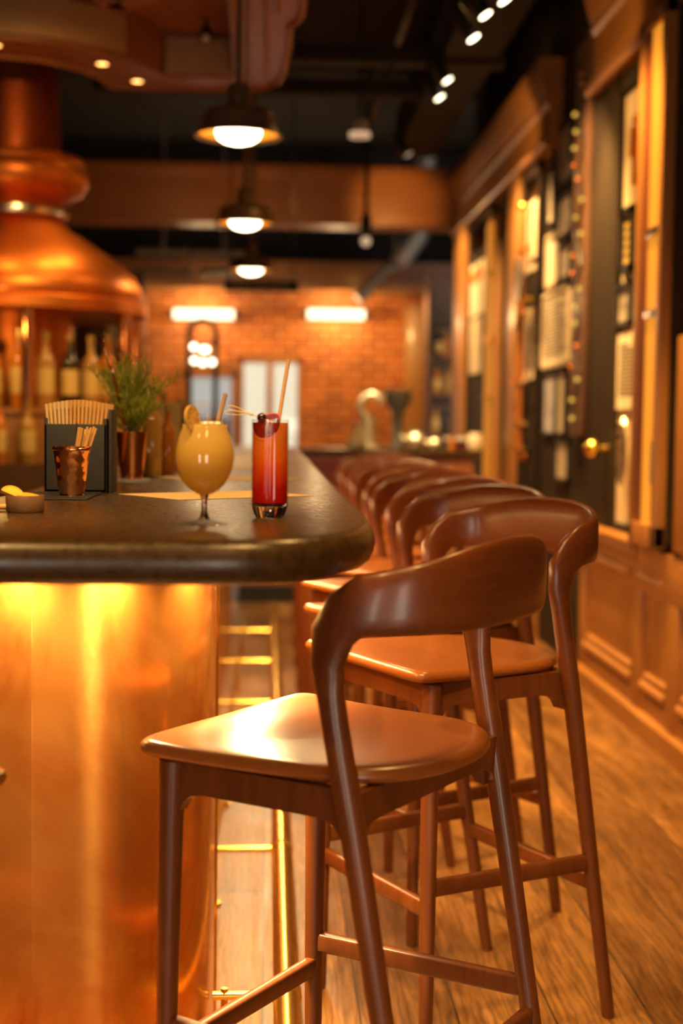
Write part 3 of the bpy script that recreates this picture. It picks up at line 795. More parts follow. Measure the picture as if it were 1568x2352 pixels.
straw('drinking_straw', 'short brown paper straw standing in the yellow goblet cocktail', G + V((.010, .010, .115)), G + V((.0295, .004, .188)), .0034, 'papstraw')

HB = V((.004, 2.190, ZT))
g = thing('highball_glass', 'tall straight fluted glass of red and orange cocktail on the bar', 'glass', HB)
fl = 40
def fluted(r, z, amp): return [V(((r + amp*math.cos(20*2*PI*k/120))*math.cos(2*PI*k/120), (r + amp*math.cos(20*2*PI*k/120))*math.sin(2*PI*k/120), z)) for k in range(120)]
rg = [fluted(.0282, .022, .0002), fluted(.0285, .03, .0004), fluted(.0288, .1, .0004), fluted(.0288, .135, .0002), fluted(.0288, .152, 0), fluted(.0276, .152, 0), fluted(.0276, .024, 0)]
rg.append(rg[0])
part('wall', MB().loft(rg, False, False), 'thin', g, 'thin fluted clear wall')
part('base', MB().lathe([(.0005, .0), (.0185, 0), (.0215, .0015), (.026, .012), (.0282, .0215), (.0270, .0225), (.024, .0205), (.0005, .0195)], seg=48), 'glass', g, 'thick clear glass base')
part('drink', MB().lathe([(.0005, .0205), (.0235, .0215), (.0268, .0245), (.0268, .147), (.0005, .147)], seg=48),
     liquid('red_orange_drink', [(.0, (.50, .008, .003)), (.20, (.60, .018, .004)), (.42, (.84, .10, .008)), (.62, (.90, .23, .020)), (1, (.82, .32, .06))], .02, .148, .5), g, 'drink shading from red to orange')
straw('drinking_straw', 'tall bamboo straw leaning in the red highball cocktail', HB + V((.008, .004, .120)), HB + V((.0268, .0, .2445)), .0030, 'cane')
t = thing('orange_wedge', 'dark blood orange slice tucked inside the rim of the red highball', 'garnish', HB + V((-.012, -.022, .14)))
def on_wall(sx, z, r): a = math.radians(-112) + sx/r; return HB + V((r*math.cos(a), r*math.sin(a), z))
def patch(outer, inner):
    m = MB(); A = [math.radians(q) for q in range(-178, 1, 8)]; n_ = 6
    f = lambda rr, a, r: on_wall(rr*math.cos(a), .1475 + rr*math.sin(a)*.95, r)
    R = [inner + (outer-inner)*q/n_ for q in range(n_+1)]
    m.loft([[f(q, a, .02745) for q in R] + [f(q, a, .02695) for q in R[::-1]] for a in A]); return m
part('flesh', patch(.0255, .0005), 'bloodflesh', t, world=True); part('rind', patch(.0290, .0255), 'bloodrind', t, world=True)
A = [math.radians(q) for q in range(-6, 187, 9)]
R_ = Matrix.Rotation(-.35, 3, 'Y')
top = lambda rr, a, y: HB + V((-.002, -.006, .150)) + R_ @ V((rr*math.cos(a)*1.0, y, rr*math.sin(a)*.55))
part('flesh', MB().loft([[top(.017, a, -.002), top(.0005, a, -.002), top(.0005, a, .002), top(.017, a, .002)] for a in A]), 'bloodflesh', t, world=True)
part('rind', MB().loft([[top(.0195, a, -.0023), top(.017, a, -.0023), top(.017, a, .0023), top(.0195, a, .0023)] for a in A]), 'bloodrind', t, world=True)
t = thing('cocktail_pick', 'knotted bamboo pick with a dark cherry laid across the highball rim', 'cocktail pick', HB + V((-.018, -.012, .154)))
kn = V((-.0115, 0, .0055))
def loop(tip, wdt, upv):
    tip = V(tip); d = tip - kn; pts = []
    s_ = V((0, .002, 0)); up_ = V(upv)
    for i in range(21):
        a = i/20*2*PI
        f = (1-math.cos(a))/2
        pts.append(kn + d*f + up_*math.sin(a)*wdt*f**.7)
    return MB().tube(pts, .00055, 6)
part('loop', loop((-.0475, .001, .0165), .0052, (.45, 0, .85)), 'pick', t)
part('loop', loop((-.0525, -.001, .0085), .0048, (.2, 0, .95)), 'pick', t)
part('stick', MB().tube([(-.0135, 0, .0062), (.030, 0, -.010)], .0010, 8), 'pick', t)
part('knot', MB().sphere((-.0115, 0, .0055), .0030, (1.3, .9, .8), 10, 8), 'pick', t)
part('cherry', MB().sphere((.0045, 0, .0005), .0072), 'cherry', t, 'glossy dark cherry')

# ------------------------------------------------------------------ kraft placemats
for (cx_, cy_, rz, la) in ((-.10, 2.84, .62, 'kraft paper place mat lying behind the two cocktails'), (-.10, 3.66, .5, 'second kraft paper place mat further down the bar top'), (-.10, 4.55, .5, 'third kraft paper place mat toward the far bar end'), (-.1, 5.6, .5, 'last kraft paper place mat near the far bar end')):
    o = single('place_mat', MB().box((-.16, -.11, 0), (.16, .11, .0012)), 'kraft', la, 'place mat', None, 'kraft place mats on the bar')
    o.location = (cx_, cy_, ZT+.0003)
    o.rotation_euler = (0, 0, rz)

# ------------------------------------------------------------------ bowl of orange, cup, caddy, plant
B0 = V((-.383, 2.275, ZT))
t = thing('small_bowl', 'small round brown clay bowl of orange slices at the inner bar edge', 'bowl', B0)
part('bowl', MB().lathe([(.0005, 0), (.0275, 0), (.0295, .003), (.0305, .026), (.0295, .0275), (.0283, .026), (.0272, .004), (.0005, .003)], seg=40), 'cup_clay', t)
def wedge(label, c, R):
    k = .8
    t = thing('orange_slice', label, 'orange slice', c); R = Matrix.Rotation(R[2], 3, 'Z') @ Matrix.Rotation(R[1], 3, 'Y') @ Matrix.Rotation(R[0], 3, 'X')
    A = [PI*i/16 for i in range(17)]
    part('flesh', MB().prism([(.021*k*math.cos(a), .021*k*math.sin(a)) for a in A], lambda x, y, z: R @ V((x, y, z)), -.003, .003), 'flesh', t)
    part('peel', MB().prism([(.0235*k*math.cos(a), .0235*k*math.sin(a)) for a in A] + [(.021*k*math.cos(a), .021*k*math.sin(a)) for a in A[::-1]], lambda x, y, z: R @ V((x, y, z)), -.0035, .0035), 'peel', t)
    return t
wedge('orange slice leaning up out of the small clay bowl, highest of the slices', B0 + V((-.020, -.006, .026)), (.75, .40, .1))
wedge('flat orange slice lying in the small clay bowl', B0 + V((.006, -.006, .022)), (.15, .0, .3))
wedge('orange slice at the back inside the small clay bowl', B0 + V((.004, .004, .0235)), (.2, .05, .6))
straw('wooden_stick', 'pale wooden stick lying beside the small clay bowl at the left edge', (-.52, 2.30, ZT+.006), (-.415, 2.32, ZT+.006), .005, 'cane')

CB = V((-.37, 2.72, ZT))
t = thing('copper_cup', 'hammered copper cup holding a few kraft straws, before the black caddy', 'cup', CB)
part('cup', MB().lathe([(.0005, .0), (.0225, 0), (.0235, .004), (.0225, .007), (.0245, .012), (.0355, .095), (.0365, .097), (.0345, .097), (.0235, .014), (.0005, .012)], seg=48), 'copper_cup', t)
part('beaded_rim', MB().lathe([(.0355, .089), (.0368, .0905), (.0368, .093), (.0355, .0945)], seg=48, closed_profile=True), 'copper_cup', t)
rnd = random.Random(11)
for i in range(9):
    a = rnd.uniform(-.5, .5); x = -.008 + i*.0035
    straw('kraft_straw', 'kraft paper straw leaning in the hammered copper cup', CB + V((x*.4, rnd.uniform(-.012, .012), .02)), CB + V((.012 + i*.0042, rnd.uniform(-.012, .012), .133 + rnd.uniform(-.004, .004))), .0026, 'cane', 'straw', 'kraft straws in the copper cup')
t = thing('straw_caddy', 'black bar caddy box filled with fanned kraft straws', 'caddy', (-.385, 2.93, ZT))
K = V((-.385, 2.93, ZT))
m = MB()
for lo, hi in (((-.062, -.05, 0), (.062, .05, .008)), ((-.062, -.05, 0), (.062, -.044, .138)), ((-.062, .044, 0), (.062, .05, .165)), ((-.062, -.05, 0), (-.056, .05, .15)), ((.056, -.05, 0), (.062, .05, .15)), ((-.0, -.05, 0), (.004, .05, .14))): m.box(lo, hi, .0015)
part('box', m, 'blackbox', t)
part('side_flap', MB().box((.0655, -.045, 0), (.0715, .06, .168), .0015), 'blackbox', t)
part('stud', MB().sphere((.022, -.0515, .112), .0055, (1, .6, 1)), 'chrome', t, 'silver stud')
for i in range(48):
    f = i/47
    straw('kraft_straw', 'kraft straw standing in the black caddy in a fan', K + V((-.046 + .092*f, -.034+.018*(i % 3), .03)), K + V((-.060 + .128*f, -.038+.020*(i % 3), .178 + .009*math.sin(f*3.1))), .0032, 'cane' if i > 16 else 'kraft', 'straw', 'kraft straws in the black caddy')
single('bar_mat', MB().box((-.47, 2.62, ZT+.0002), (-.33, 2.86, ZT+.0035), .001), 'rubber', 'small black rubber mat under the copper straw cup', 'mat', (-.4, 2.74, ZT))
CB.z += .0  # cup stands at the mat edge

PB = V((-.325, 3.44, ZT))
single('coaster', MB().lathe([(.0005, 0), (.047, 0), (.047, .006), (.0005, .006)], PB, 40), 'mat', 'grey round coaster under the copper plant pot', 'coaster', PB)
PB = PB + V((0, 0, .006))
t = thing('potted_plant', 'bushy green herb in a tapering copper pot on the bar', 'potted plant', PB)
part('pot', MB().lathe([(.0005, 0), (.0255, 0), (.0265, .004), (.0255, .008), (.0275, .013), (.0385, .110), (.0395, .113), (.0372, .113), (.0265, .015), (.0005, .013)], seg=48), 'copper_pot', t, 'tapering copper pot')
part('soil', MB().lathe([(.0005, .095), (.034, .095), (.034, .101), (.0005, .104)], seg=24), 'iron', t)
rnd = random.Random(5)
stems, leaves = MB(), MB()
for i in range(58):
    a = rnd.uniform(0, 2*PI); sp = rnd.uniform(.015, .118)*(1 if i % 3 else .6); h = rnd.uniform(.10, .205) - sp*.55
    p0 = V((rnd.uniform(-.018, .018), rnd.uniform(-.018, .018), .10)); p2 = V((sp*math.cos(a)-.012, sp*math.sin(a), .10+h)); p1 = (p0+p2)/2 + V((0, 0, .03))
    def bz(s_): return p0*(1-s_)**2 + p1*2*s_*(1-s_) + p2*s_*s_
    stems.tube([bz(s_/5) for s_ in range(6)], [.0013-.00015*s_ for s_ in range(6)], 5)
    for k in range(24):
        s_ = .12 + .88*k/23; c = bz(s_); ang = k*2.4 + i
        dv = V((math.cos(ang), math.sin(ang), .55 + .5*s_)).normalized(); tan = (bz(min(1, s_+.05)) - bz(s_-.05)).normalized()
        dv = (dv + tan*.7).normalized(); sd = dv.cross(V((0, 0, 1))).normalized()*rnd.uniform(.0012, .0021); L = rnd.uniform(.022, .040)
        upv = dv.cross(sd).normalized()*.0006
        q = [c, c+dv*L*.45+sd, c+dv*L+V((0, 0, -.004)), c+dv*L*.45-sd]
        leaves._faces([[q[0], q[1]+upv, q[2], q[3]+upv], [q[0]-upv*2, q[1]-upv, q[2]-upv*2, q[3]-upv]])
part('stems', stems, 'stem', t); part('foliage', leaves, 'leaf', t, 'narrow green leaves', smooth=False)
# twisted bar spoons stuck into the herb pot
def twist(label, a, b):
    a, b = V(a), V(b); d = b-a; n = 34; t = thing('bar_spoon', label, 'bar spoon', a)
    m = MB(); u = d.normalized().orthogonal(); w_ = d.normalized().cross(u)
    for ph in (0, PI): m.tube([d*(i/n) + (u*math.cos(i*.9+ph) + w_*math.sin(i*.9+ph))*.0014 for i in range(n+1)], .0016, 6)
    part('twisted_handle', m, 'copper_pot', t); part('end_ball', MB().sphere(d, .0042), 'copper_pot', t)
twist('thin copper bar spoon leaning highest and leftmost out of the herb pot', PB + V((.0, 0, .06)), PB + V((-.070, .01, .33)))
twist('twisted copper bar spoon rising from the middle of the green herb', PB + V((.0, -.02, .06)), PB + V((-.042, -.06, .262)))

# bottles and a card holder behind the plant
def bottle(label, loc, h=.30, r=.036, mat='bottle_dark', group=None, lab=True, cat='bottle', cap='cap'):
    t = thing('bottle', label, cat, loc, 0, group)
    part('body', MB().lathe([(.0005, 0), (r*.92, 0), (r, .006), (r, h*.60), (r*.85, h*.67), (r*.42, h*.74), (r*.36, h*.80), (r*.36, h*.93), (.0005, h*.93)], seg=20), mat, t)
    part('cap', MB().lathe([(.0005, h*.90), (r*.44, h*.90), (r*.44, h), (.0005, h)], seg=14), cap, t)
    if lab: part('label', MB().lathe([(r*1.0, h*.18), (r*1.03, h*.18), (r*1.03, h*.52), (r*1.0, h*.52)], seg=20, closed_profile=True), 'label', t)
    return t
bottle('clear glass bottle with a chrome pourer standing right behind the herb pot', (-.30, 3.72, ZT), .235, .026, 'bottle_pale', None, False, cap='chrome')
bottle('amber slim bottle standing behind the clear pourer bottle past the herb', (-.275, 3.95, ZT), .19, .022, 'bottle_amber', None, False)
t = thing('menu_holder', 'upright brown wooden menu holder beyond the potted herb', 'menu holder', (-.30, 4.2, ZT))
part('block', MB().box((-.05, -.02, 0), (.05, .02, .02), .003), 'oak', t); part('card', MB().box((-.045, -.002, .018), (.045, .002, .20)), 'kraft', t)
for x, y, h, la in ((-.34, 4.7, .24, 'amber sauce bottle standing beyond the wooden menu holder'), (-.31, 5.1, .22, 'dark bottle farther along the inner bar edge past the amber one')):
    bottle(la, (x, y, ZT), h, .028, 'bottle_amber' if h > .23 else 'bottle_dark')

# ------------------------------------------------------------------ copper still
SX, SY = -1.262, 7.2
k = 7.2/6.5
st = thing('copper_still', 'big copper still with domed hood, ringed collar and tall neck behind the bar', 'still', (SX, SY, 0))
def z_(z): return 1.28 + (z-1.28)*k
hood = [(.30, 2.10), (.40, 2.06), (.52, 1.995), (.60, 1.93), (.645, 1.86), (.655, 1.80), (.655, 1.775), (.66, 1.765), (.66, 1.73), (.64, 1.72), (.60, 1.72), (.0005, 1.74)]
hd = [(r, z_(z)) for r, z in ((.0005, 2.16), (.235, 2.155), (.27, 2.12), (.40, 2.045), (.50, 1.985), (.59, 1.915), (.625, 1.86), (.635, 1.82), (.625, 1.80), (.64, 1.795), (.655, 1.785), (.655, 1.74), (.64, 1.73), (.60, 1.735), (.0005, 1.74))]
part('hood', MB().lathe(hd, seg=64), 'copper_still', st, 'wide domed copper hood')
col = [(r, z_(z)) for r, z in ((.0005, 2.16), (.25, 2.16), (.255, 2.17), (.255, 2.20), (.24, 2.215), (.235, 2.23), (.27, 2.245), (.335, 2.28), (.365, 2.325), (.36, 2.365), (.34, 2.395), (.345, 2.41), (.335, 2.432), (.25, 2.436), (.0005, 2.44))]
part('collar', MB().lathe(col, seg=56), 'copper_still', st, 'bulging ringed copper collar')
part('band', MB().lathe([(r, z_(z)) for r, z in ((.25, 2.17), (.268, 2.172), (.27, 2.185), (.268, 2.20), (.25, 2.202))], seg=56, closed_profile=True), 'chrome', st, 'silver band')
part('neck', MB().lathe([(.0005, z_(2.42)), (.228, z_(2.42)), (.222, z_(2.6)), (.205, z_(2.9)), (.20, ZC), (.0005, ZC)], seg=48), copper('old_copper', (.20, .040, .012), (.34, .080, .022), (.42, .55), 4), st, 'dark aged copper neck')
for a in (-75, -25, 25, 75, 125, 175, 225):
    x, y = .638*math.cos(math.radians(a)), .638*math.sin(math.radians(a))
    part('post', MB().tube([(x, y, 1.326), (x, y, z_(1.74))], .028, 14), 'copper_pot', st)
part('vessel', MB().lathe([(.0005, 0), (.40, 0), (.46, .3), (.48, .62), (.48, .95), (.42, 1.05), (.30, 1.10), (.28, z_(1.74)), (.0005, z_(1.74))], seg=48), 'copper_still', st, 'lower copper vessel')
# round tiered back bar shelf that carries the bottles
shf = thing('bottle_shelf', 'round tiered wooden bottle shelf built round the base of the copper still', 'shelf', (SX, SY, 0))
part('lower_tier', MB().lathe([(.50, 0), (.72, 0), (.74, 1.04), (.74, 1.07), (.50, 1.07)], seg=48, closed_profile=True), 'oak_dark', shf)
part('upper_tier', MB().lathe([(.50, 1.072), (.655, 1.072), (.655, 1.30), (.67, 1.30), (.67, 1.325), (.50, 1.325)], seg=48, closed_profile=True), 'oak', shf)
names_b = ['red capped dark', 'amber', 'gold labelled', 'pale', 'tall amber', 'dark', 'pale gold', 'squat amber', 'cream labelled', 'deep amber']
rnd = random.Random(2)
i = 0
for tier, (rad, z, angs, hs) in enumerate(((.552, 1.3255, [-128+12.5*q for q in range(13)], (.33, .36)), (.695, 1.0705, [-128+10.5*q for q in range(15)], (.24, .30)))):
    for a in angs:
        mt = ('bottle_amber', 'bottle_dark', 'bottle_pale')[rnd.choice((0, 0, 1, 2))]
        h = rnd.uniform(*hs)
        x, y = SX + rad*math.cos(math.radians(a)), SY + rad*math.sin(math.radians(a))
        bottle('whisky bottle with a cream label on the %s tier of the shelf round the still' % ('upper' if tier == 0 else 'lower'), (x, y, z), h, .042 if tier == 0 else .036, mt, 'bottles on the %s tier round the still' % ('upper' if tier == 0 else 'lower'))

# ------------------------------------------------------------------ overhead canopy
cx0, cy0 = -1.28, 7.12
pairs = []
for a in range(180, 345, 12):
    c, s_ = math.cos(math.radians(a)), math.sin(math.radians(a))
    pairs.append(((cx0+.5*c, cy0+.55*s_), (cx0+.80*c, cy0+.85*s_)))
pairs += [((-.78, 7.12), (-.50, 6.9)), ((-.55, 7.13), (-.42, 6.9)), ((-.12, 7.11), (-.18, 6.9)), ((-.03, 7.06), (-.17, 6.86)), ((.035, 6.93), (-.17, 6.7)), ((.06, 6.7), (-.17, 6.5)), ((.075, 6.3), (-.17, 6.1)),
          ((.075, 5.95), (-.17, 5.8)), ((.10, 5.90), (-.17, 5.75)), ((.12, 5.80), (-.17, 5.6)), ((.12, 2.6), (-.17, 2.6))]
m = MB()
rings = [[V((*o, 2.9)), V((*o, 3.12)), V((*i_, 3.12)), V((*i_, 2.9))] for o, i_ in pairs]
m.loft(rings)
can = thing('bar_canopy', 'wooden bulkhead canopy with rounded corner hanging over the bar, top left', 'canopy', (-.6, 5, 2.9))
part('rim', m, 'walnut_soffit', can, world=True, angle=30)
m = MB()
for x in (-.15, -.02, .03): m.tube([(x, 2.7, 2.898), (x, 6.85 if x < 0 else 5.8, 2.898)], .010, 8)
pts = [V((*o, 2.90)) for o, i_ in pairs]
m.tube(pts, .016, 8)
part('moulding', m, 'walnut_soffit', can, world=True)
pan = [o for o, i_ in pairs] + [(-3.2, 2.6), (-3.2, 7.0)]
part('panel', MB().loft([[V((x, y, 3.10)) for x, y in pan], [V((x, y, 3.16)) for x, y in pan]]), 'walnut_soffit', can, world=True)
part('inner_fascia', MB().box((-.50, 6.872, 2.915), (-.175, 6.895, 3.08), .003), 'soffit_light', can, 'pale inner fascia panel', world=True)
fasc = [(cx0+.82*math.cos(math.radians(a)), cy0+.87*math.sin(math.radians(a))) for a in range(190, 330, 10)]
part('curved_fascia', MB().loft([[V((x, y, 2.92)), V((x, y, 3.09)), V((x-.0, y-.012, 3.09)), V((x, y-.012, 2.92))] for x, y in fasc]), 'soffit_light', can, 'pale curved fascia', world=True)
for (a, b) in (((-.80, 5.2), (-.66, 6.2)), ((-1.28, 4.4), (-1.28, 6.25)), ((-.17, 5.6), (-.66, 6.15)), ((-1.9, 5.4), (-1.66, 6.3))):
    d = (V(b)-V(a)).normalized(); n_ = V((-d.y, d.x))*.05
    part('joist', MB().loft([[V((*(V(p)+n_), 3.0)), V((*(V(p)-n_), 3.0)), V((*(V(p)-n_), 3.11)), V((*(V(p)+n_), 3.11))] for p in (a, b)]), 'walnut_soffit', can, world=True)
for (x, y, z, la) in ((-.43, 6.2, 3.10, 'small recessed downlight in the sunk panel of the canopy'), (-.77, 6.66, 2.9, 'recessed downlight on the curved canopy rim, just right of the neck'), (-.64, 6.98, 2.9, 'recessed downlight nearest the far edge of the canopy rim'), (-1.20, 6.38, 2.9, 'recessed downlight on the curved rim directly before the copper neck')):
    t = thing('downlight', la, 'downlight', (x, y, z), 0, 'downlights in the canopy')
    part('ring', MB().lathe([(.026, -.006), (.036, -.006), (.036, 0), (.026, 0)], seg=24, closed_profile=True), 'brass', t); part('lens', MB().lathe([(.0005, -.003), (.026, -.003), (.026, 0), (.0005, 0)], seg=20), 'dl', t)
t = thing('small_spotlight', 'small dark spotlight against the pale fascia under the canopy', 'spotlight', (-.295, 6.6, 3.099))
part('stem', MB().tube([(0, 0, 0), (0, 0, -.05)], .008), 'black', t); part('can', MB().tube([(0, .02, -.05), (0, -.03, -.10)], .026, 16), 'black', t); part('lens', MB().tube([(0, -.03, -.10), (0, -.031, -.101)], .018, 16), 'frost', t)

# ------------------------------------------------------------------ pendants over the bar
def pendant(label, loc, rodtop):
    x, y, z = loc
    t = thing('pendant_lamp', label, 'pendant lamp', loc, 0, 'pendant lamps over the bar')
    part('shade', MB().lathe([(.157, .0), (.160, .002), (.150, .014), (.1405, .032), (.1360, .060), (.130, .080), (.116, .092), (.06, .097), (.045, .104), (.043, .095), (.058, .091), (.112, .086), (.124, .075), (.1295, .058), (.134, .031), (.146, .011)], seg=48, closed_profile=True), 'shade', t, 'dark bronze shade')
    part('inner_reflector', MB().lathe([(.1440, .012), (.1325, .032), (.128, .058), (.122, .073), (.085, .084), (.085, .082), (.120, .071), (.126, .057), (.1305, .031), (.142, .011)], seg=48, closed_profile=True), 'shade_in', t, 'amber enamelled inside')
    part('diffuser', MB().lathe([(.0005, -.028), (.03, -.026), (.055, -.019), (.075, -.006), (.083, .012), (.084, .066), (.0005, .066)], seg=40), 'glow', t, 'glowing opal glass')
    part('socket', MB().lathe([(.0005, .09), (.040, .09), (.040, .175), (.034, .186), (.0005, .19)], seg=28), 'shade', t)
    part('rod', MB().tube([(0, 0, .18), (0, 0, rodtop-z)], .011, 12).tube([(.028, .01, .18), (.028, .01, rodtop-z)], .004, 8), 'shade', t)
    return t
pl = [(-.115, 5.2, 2.295), (-.128, 7.5, 2.295), (-.125, 9.8, 2.295)]
pendant('nearest and largest bronze pendant lamp, hanging from the canopy', pl[0], 2.899)
pendant('middle bronze pendant lamp of the three, hanging before the long wooden beam', pl[1], 4.0)
pendant('farthest bronze pendant lamp of the three, seen below the long beam', pl[2], 4.0)

# ------------------------------------------------------------------ ceiling equipment
def track_spot(label, p, d, lens='spotlens', drop=None):
    p = V(p); d = V(d).normalized(); t = thing('track_spotlight', label, 'spotlight', p, 0, 'spotlights on the ceiling track')
    part('can', MB().tube([-d*.17, -d*.15, d*(-.002)], [.024, .031, .033], 18), 'black', t)
    part('lens', MB().tube([d*(-.004), d*.002], .028, 18), lens, t, 'lit lens')
    part('stem', MB().tube([-d*.13, -d*.13 + V((0, 0, .10 if drop is None else drop))], .012, 8), 'black', t)
    return t
dn = (.55, -.1, -.85)
track_spot('bright track spotlight at the top picture edge, nearest of the row', (.905, 5.6, 2.92), dn)
track_spot('track spotlight just below the topmost one, tilted to the wall', (.889, 6.0, 2.974), dn)
track_spot('brightest round track spotlight, third down the ceiling row', (.855, 6.1, 2.905), dn)
track_spot('track spotlight in the lower pair, the upper of the two', (.98, 8.0, 3.178), dn)
track_spot('track spotlight in the lower pair, the lower of the two', (.943, 8.05, 3.094), dn)
track_spot('dim track spotlight hanging just above the wooden beam', (1.008, 10.5, 3.232), dn, 'spotlens_dim')
t = thing('ceiling_track', 'black lighting track fixed along the ceiling beside the right wall', 'track', (.785, 7, 3.62))
part('track', MB().box((.77, 4.5, 3.62), (.80, 11.5, 3.65)), 'black', t, world=True)
for y in (5, 8, 11): part('hanger', MB().tube([(.785, y, 3.65), (.785, y, 4.0)], .008, 8), 'black', t, world=True)
t = thing('small_pendant', 'small reddish can lamp on a thin rod below the dark ceiling', 'lamp', (.556, 9, 3.06))
part('can', MB().lathe([(.0005, 0), (.062, 0), (.064, .01), (.055, .09), (.05, .10), (.0005, .10)], seg=24), 'frost', t); part('rim', MB().lathe([(.05, -.006), (.066, -.006), (.066, .02), (.05, .02)], seg=24, closed_profile=True), 'spotlens_dim', t); part('rod', MB().tube([(0, 0, .1), (0, 0, .94)], .010, 8), 'black', t)
t = thing('small_pendant', 'little round lamp on a long black rod hanging in front of the beam', 'lamp', (.704, 10.5, 2.60))
part('globe', MB().sphere((0, 0, 0), .036), 'spotlens_dim', t); part('holder', MB().lathe([(.0005, .03), (.03, .03), (.045, .10), (.03, .2), (.0005, .2)], seg=16), 'black', t); part('rod', MB().tube([(0, 0, .2), (0, 0, 1.4)], .018, 8), 'black', t)
for (lo, hi, la) in (((.05, 8.6, 3.42), (1.4, 8.75, 3.52), 'black ceiling joist crossing nearest above the row of stools'), ((-1.2, 9.8, 3.5), (1.4, 9.95, 3.6), 'black ceiling joist crossing behind the second pendant'), ((.2, 7.0, 3.62), (1.4, 7.2, 3.75), 'black duct box crossing near the upper spotlights')):
    single('ceiling_joist', MB().box(lo, hi, .01), 'blackpaint', la, 'joist', lo)
single('ceiling_duct', MB().box((1.02, 4.0, 3.45), (1.36, 11.8, 3.8), .03), 'blackpaint', 'long black duct running along the ceiling edge over the right wall', 'duct', (1.2, 8, 3.45))
# grey pipes beyond the beam
for (x0, x1, z, y, la) in ((-1.2, -.72, 2.78, 13.0, 'upper short grey pipe left of the pipe joint beyond the beam'), (-1.2, -.72, 2.62, 13.2, 'lower short grey pipe left of the pipe joint beyond the beam'),
                           (-.70, -.15, 2.79, 13.1, 'upper grey pipe right of the joint, behind the second pendant'), (-.64, -.18, 2.65, 13.3, 'lower grey pipe right of the joint, behind the second pendant')):
    t = thing('grey_pipe', la, 'pipe', ((x0+x1)/2, y, z), 0, 'grey pipes under the far ceiling')
    part('tube', MB().tube([(x0, y, z), (x1, y, z)], .035, 14), 'pipegrey', t, world=True); part('flange', MB().tube([(x1-.04, y, z), (x1, y, z)], .055, 14), 'pipegrey', t, world=True)
    part('hanger', MB().tube([((x0+x1)/2, y, z), ((x0+x1)/2, y, 4.0)], .008, 6), 'pipegrey', t, world=True)
t = thing('flexible_duct', 'pale flexible duct hanging in the far right ceiling corner', 'duct', (1.25, 13.2, 2.9))
part('hose', MB().tube([(1.20, 13.2, 2.75), (1.26, 13.2, 2.86), (1.36, 13.2, 3.0), (1.42, 13.2, 3.3), (1.42, 13.2, 4.0)], [.09, .10, .10, .10, .10], 14), 'pipegrey', t, world=True)
t = thing('drain_pipe', 'slanting grey pipe crossing the far right ceiling', 'pipe', (1.0, 13.6, 2.7))
part('tube', MB().tube([(.85, 13.7, 2.45), (1.15, 13.7, 2.75), (1.3, 13.7, 2.78)], .06, 12), 'pipegrey', t, world=True); part('hanger', MB().tube([(1.2, 13.7, 2.78), (1.2, 13.7, 4.0)], .008, 6), 'pipegrey', t, world=True)
# hanging sign
t = thing('hanging_sign', 'long black hanging sign with blurred gold letters below the far pendant', 'sign', (-.06, 11.0, 2.27))
part('board', MB().box((-.345, 10.985, 2.265), (.225, 11.015, 2.352), .004), 'signblack', t, world=True)
m = MB(); rnd = random.Random(9); x = -.30
while x < .17:
    w_ = rnd.uniform(.018, .028)
    if rnd.random() > .12:
        m.box((x, 10.981, 2.288), (x+.006, 10.985, 2.330)); 
        if rnd.random() > .3: m.box((x, 10.981, 2.322), (x+w_, 10.985, 2.330))
        if rnd.random() > .3: m.box((x, 10.981, 2.288), (x+w_, 10.985, 2.296))
        if rnd.random() > .4: m.box((x+w_-.006, 10.981, 2.288), (x+w_, 10.985, 2.330))
    x += w_ + .008
part('lettering', m, 'signgold', t, world=True)
for x in (-.30, .18): part('hanger', MB().tube([(x, 11, 2.35), (x, 11, 4.0)], .006, 6), 'black', t, world=True)

# ------------------------------------------------------------------ far end of the room
for (x0, x1, z, la) in ((-.97, -.33, 2.335, 'left glowing wall light on the brick, above the dark arch'), (.37, .98, 2.355, 'right glowing wall light on the brick, above the plain brickwork')):
    t = thing('wall_light', la, 'wall light', ((x0+x1)/2, 14.4, z), 0, 'linear lights on the brick wall')
    part('tube', MB().tube([(x0, 14.40, z), (x1, 14.40, z)], .048, 14), 'tube', t, world=True)
    for x in (x0, x1): part('cap', MB().tube([(x-.02, 14.40, z), (x+.02, 14.40, z)], .056, 14), 'iron', t, world=True)
    part('back_plate', MB().box((x0+.1, 14.44, z-.03), (x1-.1, 14.499, z+.03)), 'iron', t, world=True)
t = thing('arched_frame', 'tall dark iron arch standing before the brick wall, hung with bulbs', 'arch frame', (-.5, 11, 0))
pts = [(-.605, 11, 0), (-.605, 11, 1.95)] + [(-.505 + .10*math.cos(a), 11, 1.95 + .09*math.sin(a)) for a in [PI - PI*i/10 for i in range(11)]] + [(-.405, 11, 0)]
part('arch', MB().tube(pts, .022, 10), 'iron', t, world=True)
part('crossbar', MB().tube([(-.605, 11, 1.86), (-.405, 11, 1.86)], .010, 8), 'iron', t, world=True); part('crossbar', MB().tube([(-.605, 11, 1.76), (-.405, 11, 1.76)], .010, 8), 'iron', t, world=True)
for (x, z, la) in ((-.57, 1.835, 'upper left bulb'), (-.50, 1.815, 'upper middle bulb'), (-.475, 1.815, 'upper right bulb'), (-.565, 1.73, 'lower left bulb'), (-.50, 1.715, 'lower middle bulb'), (-.43, 1.72, 'lower right bulb')):
    single('round_bulb', MB().sphere((x, 10.96, z), .024, u=12, v=8), 'bulb', 'glowing ' + la + ' on the dark iron arch', 'bulb', (x, 10.96, z), 'bulbs on the iron arch')
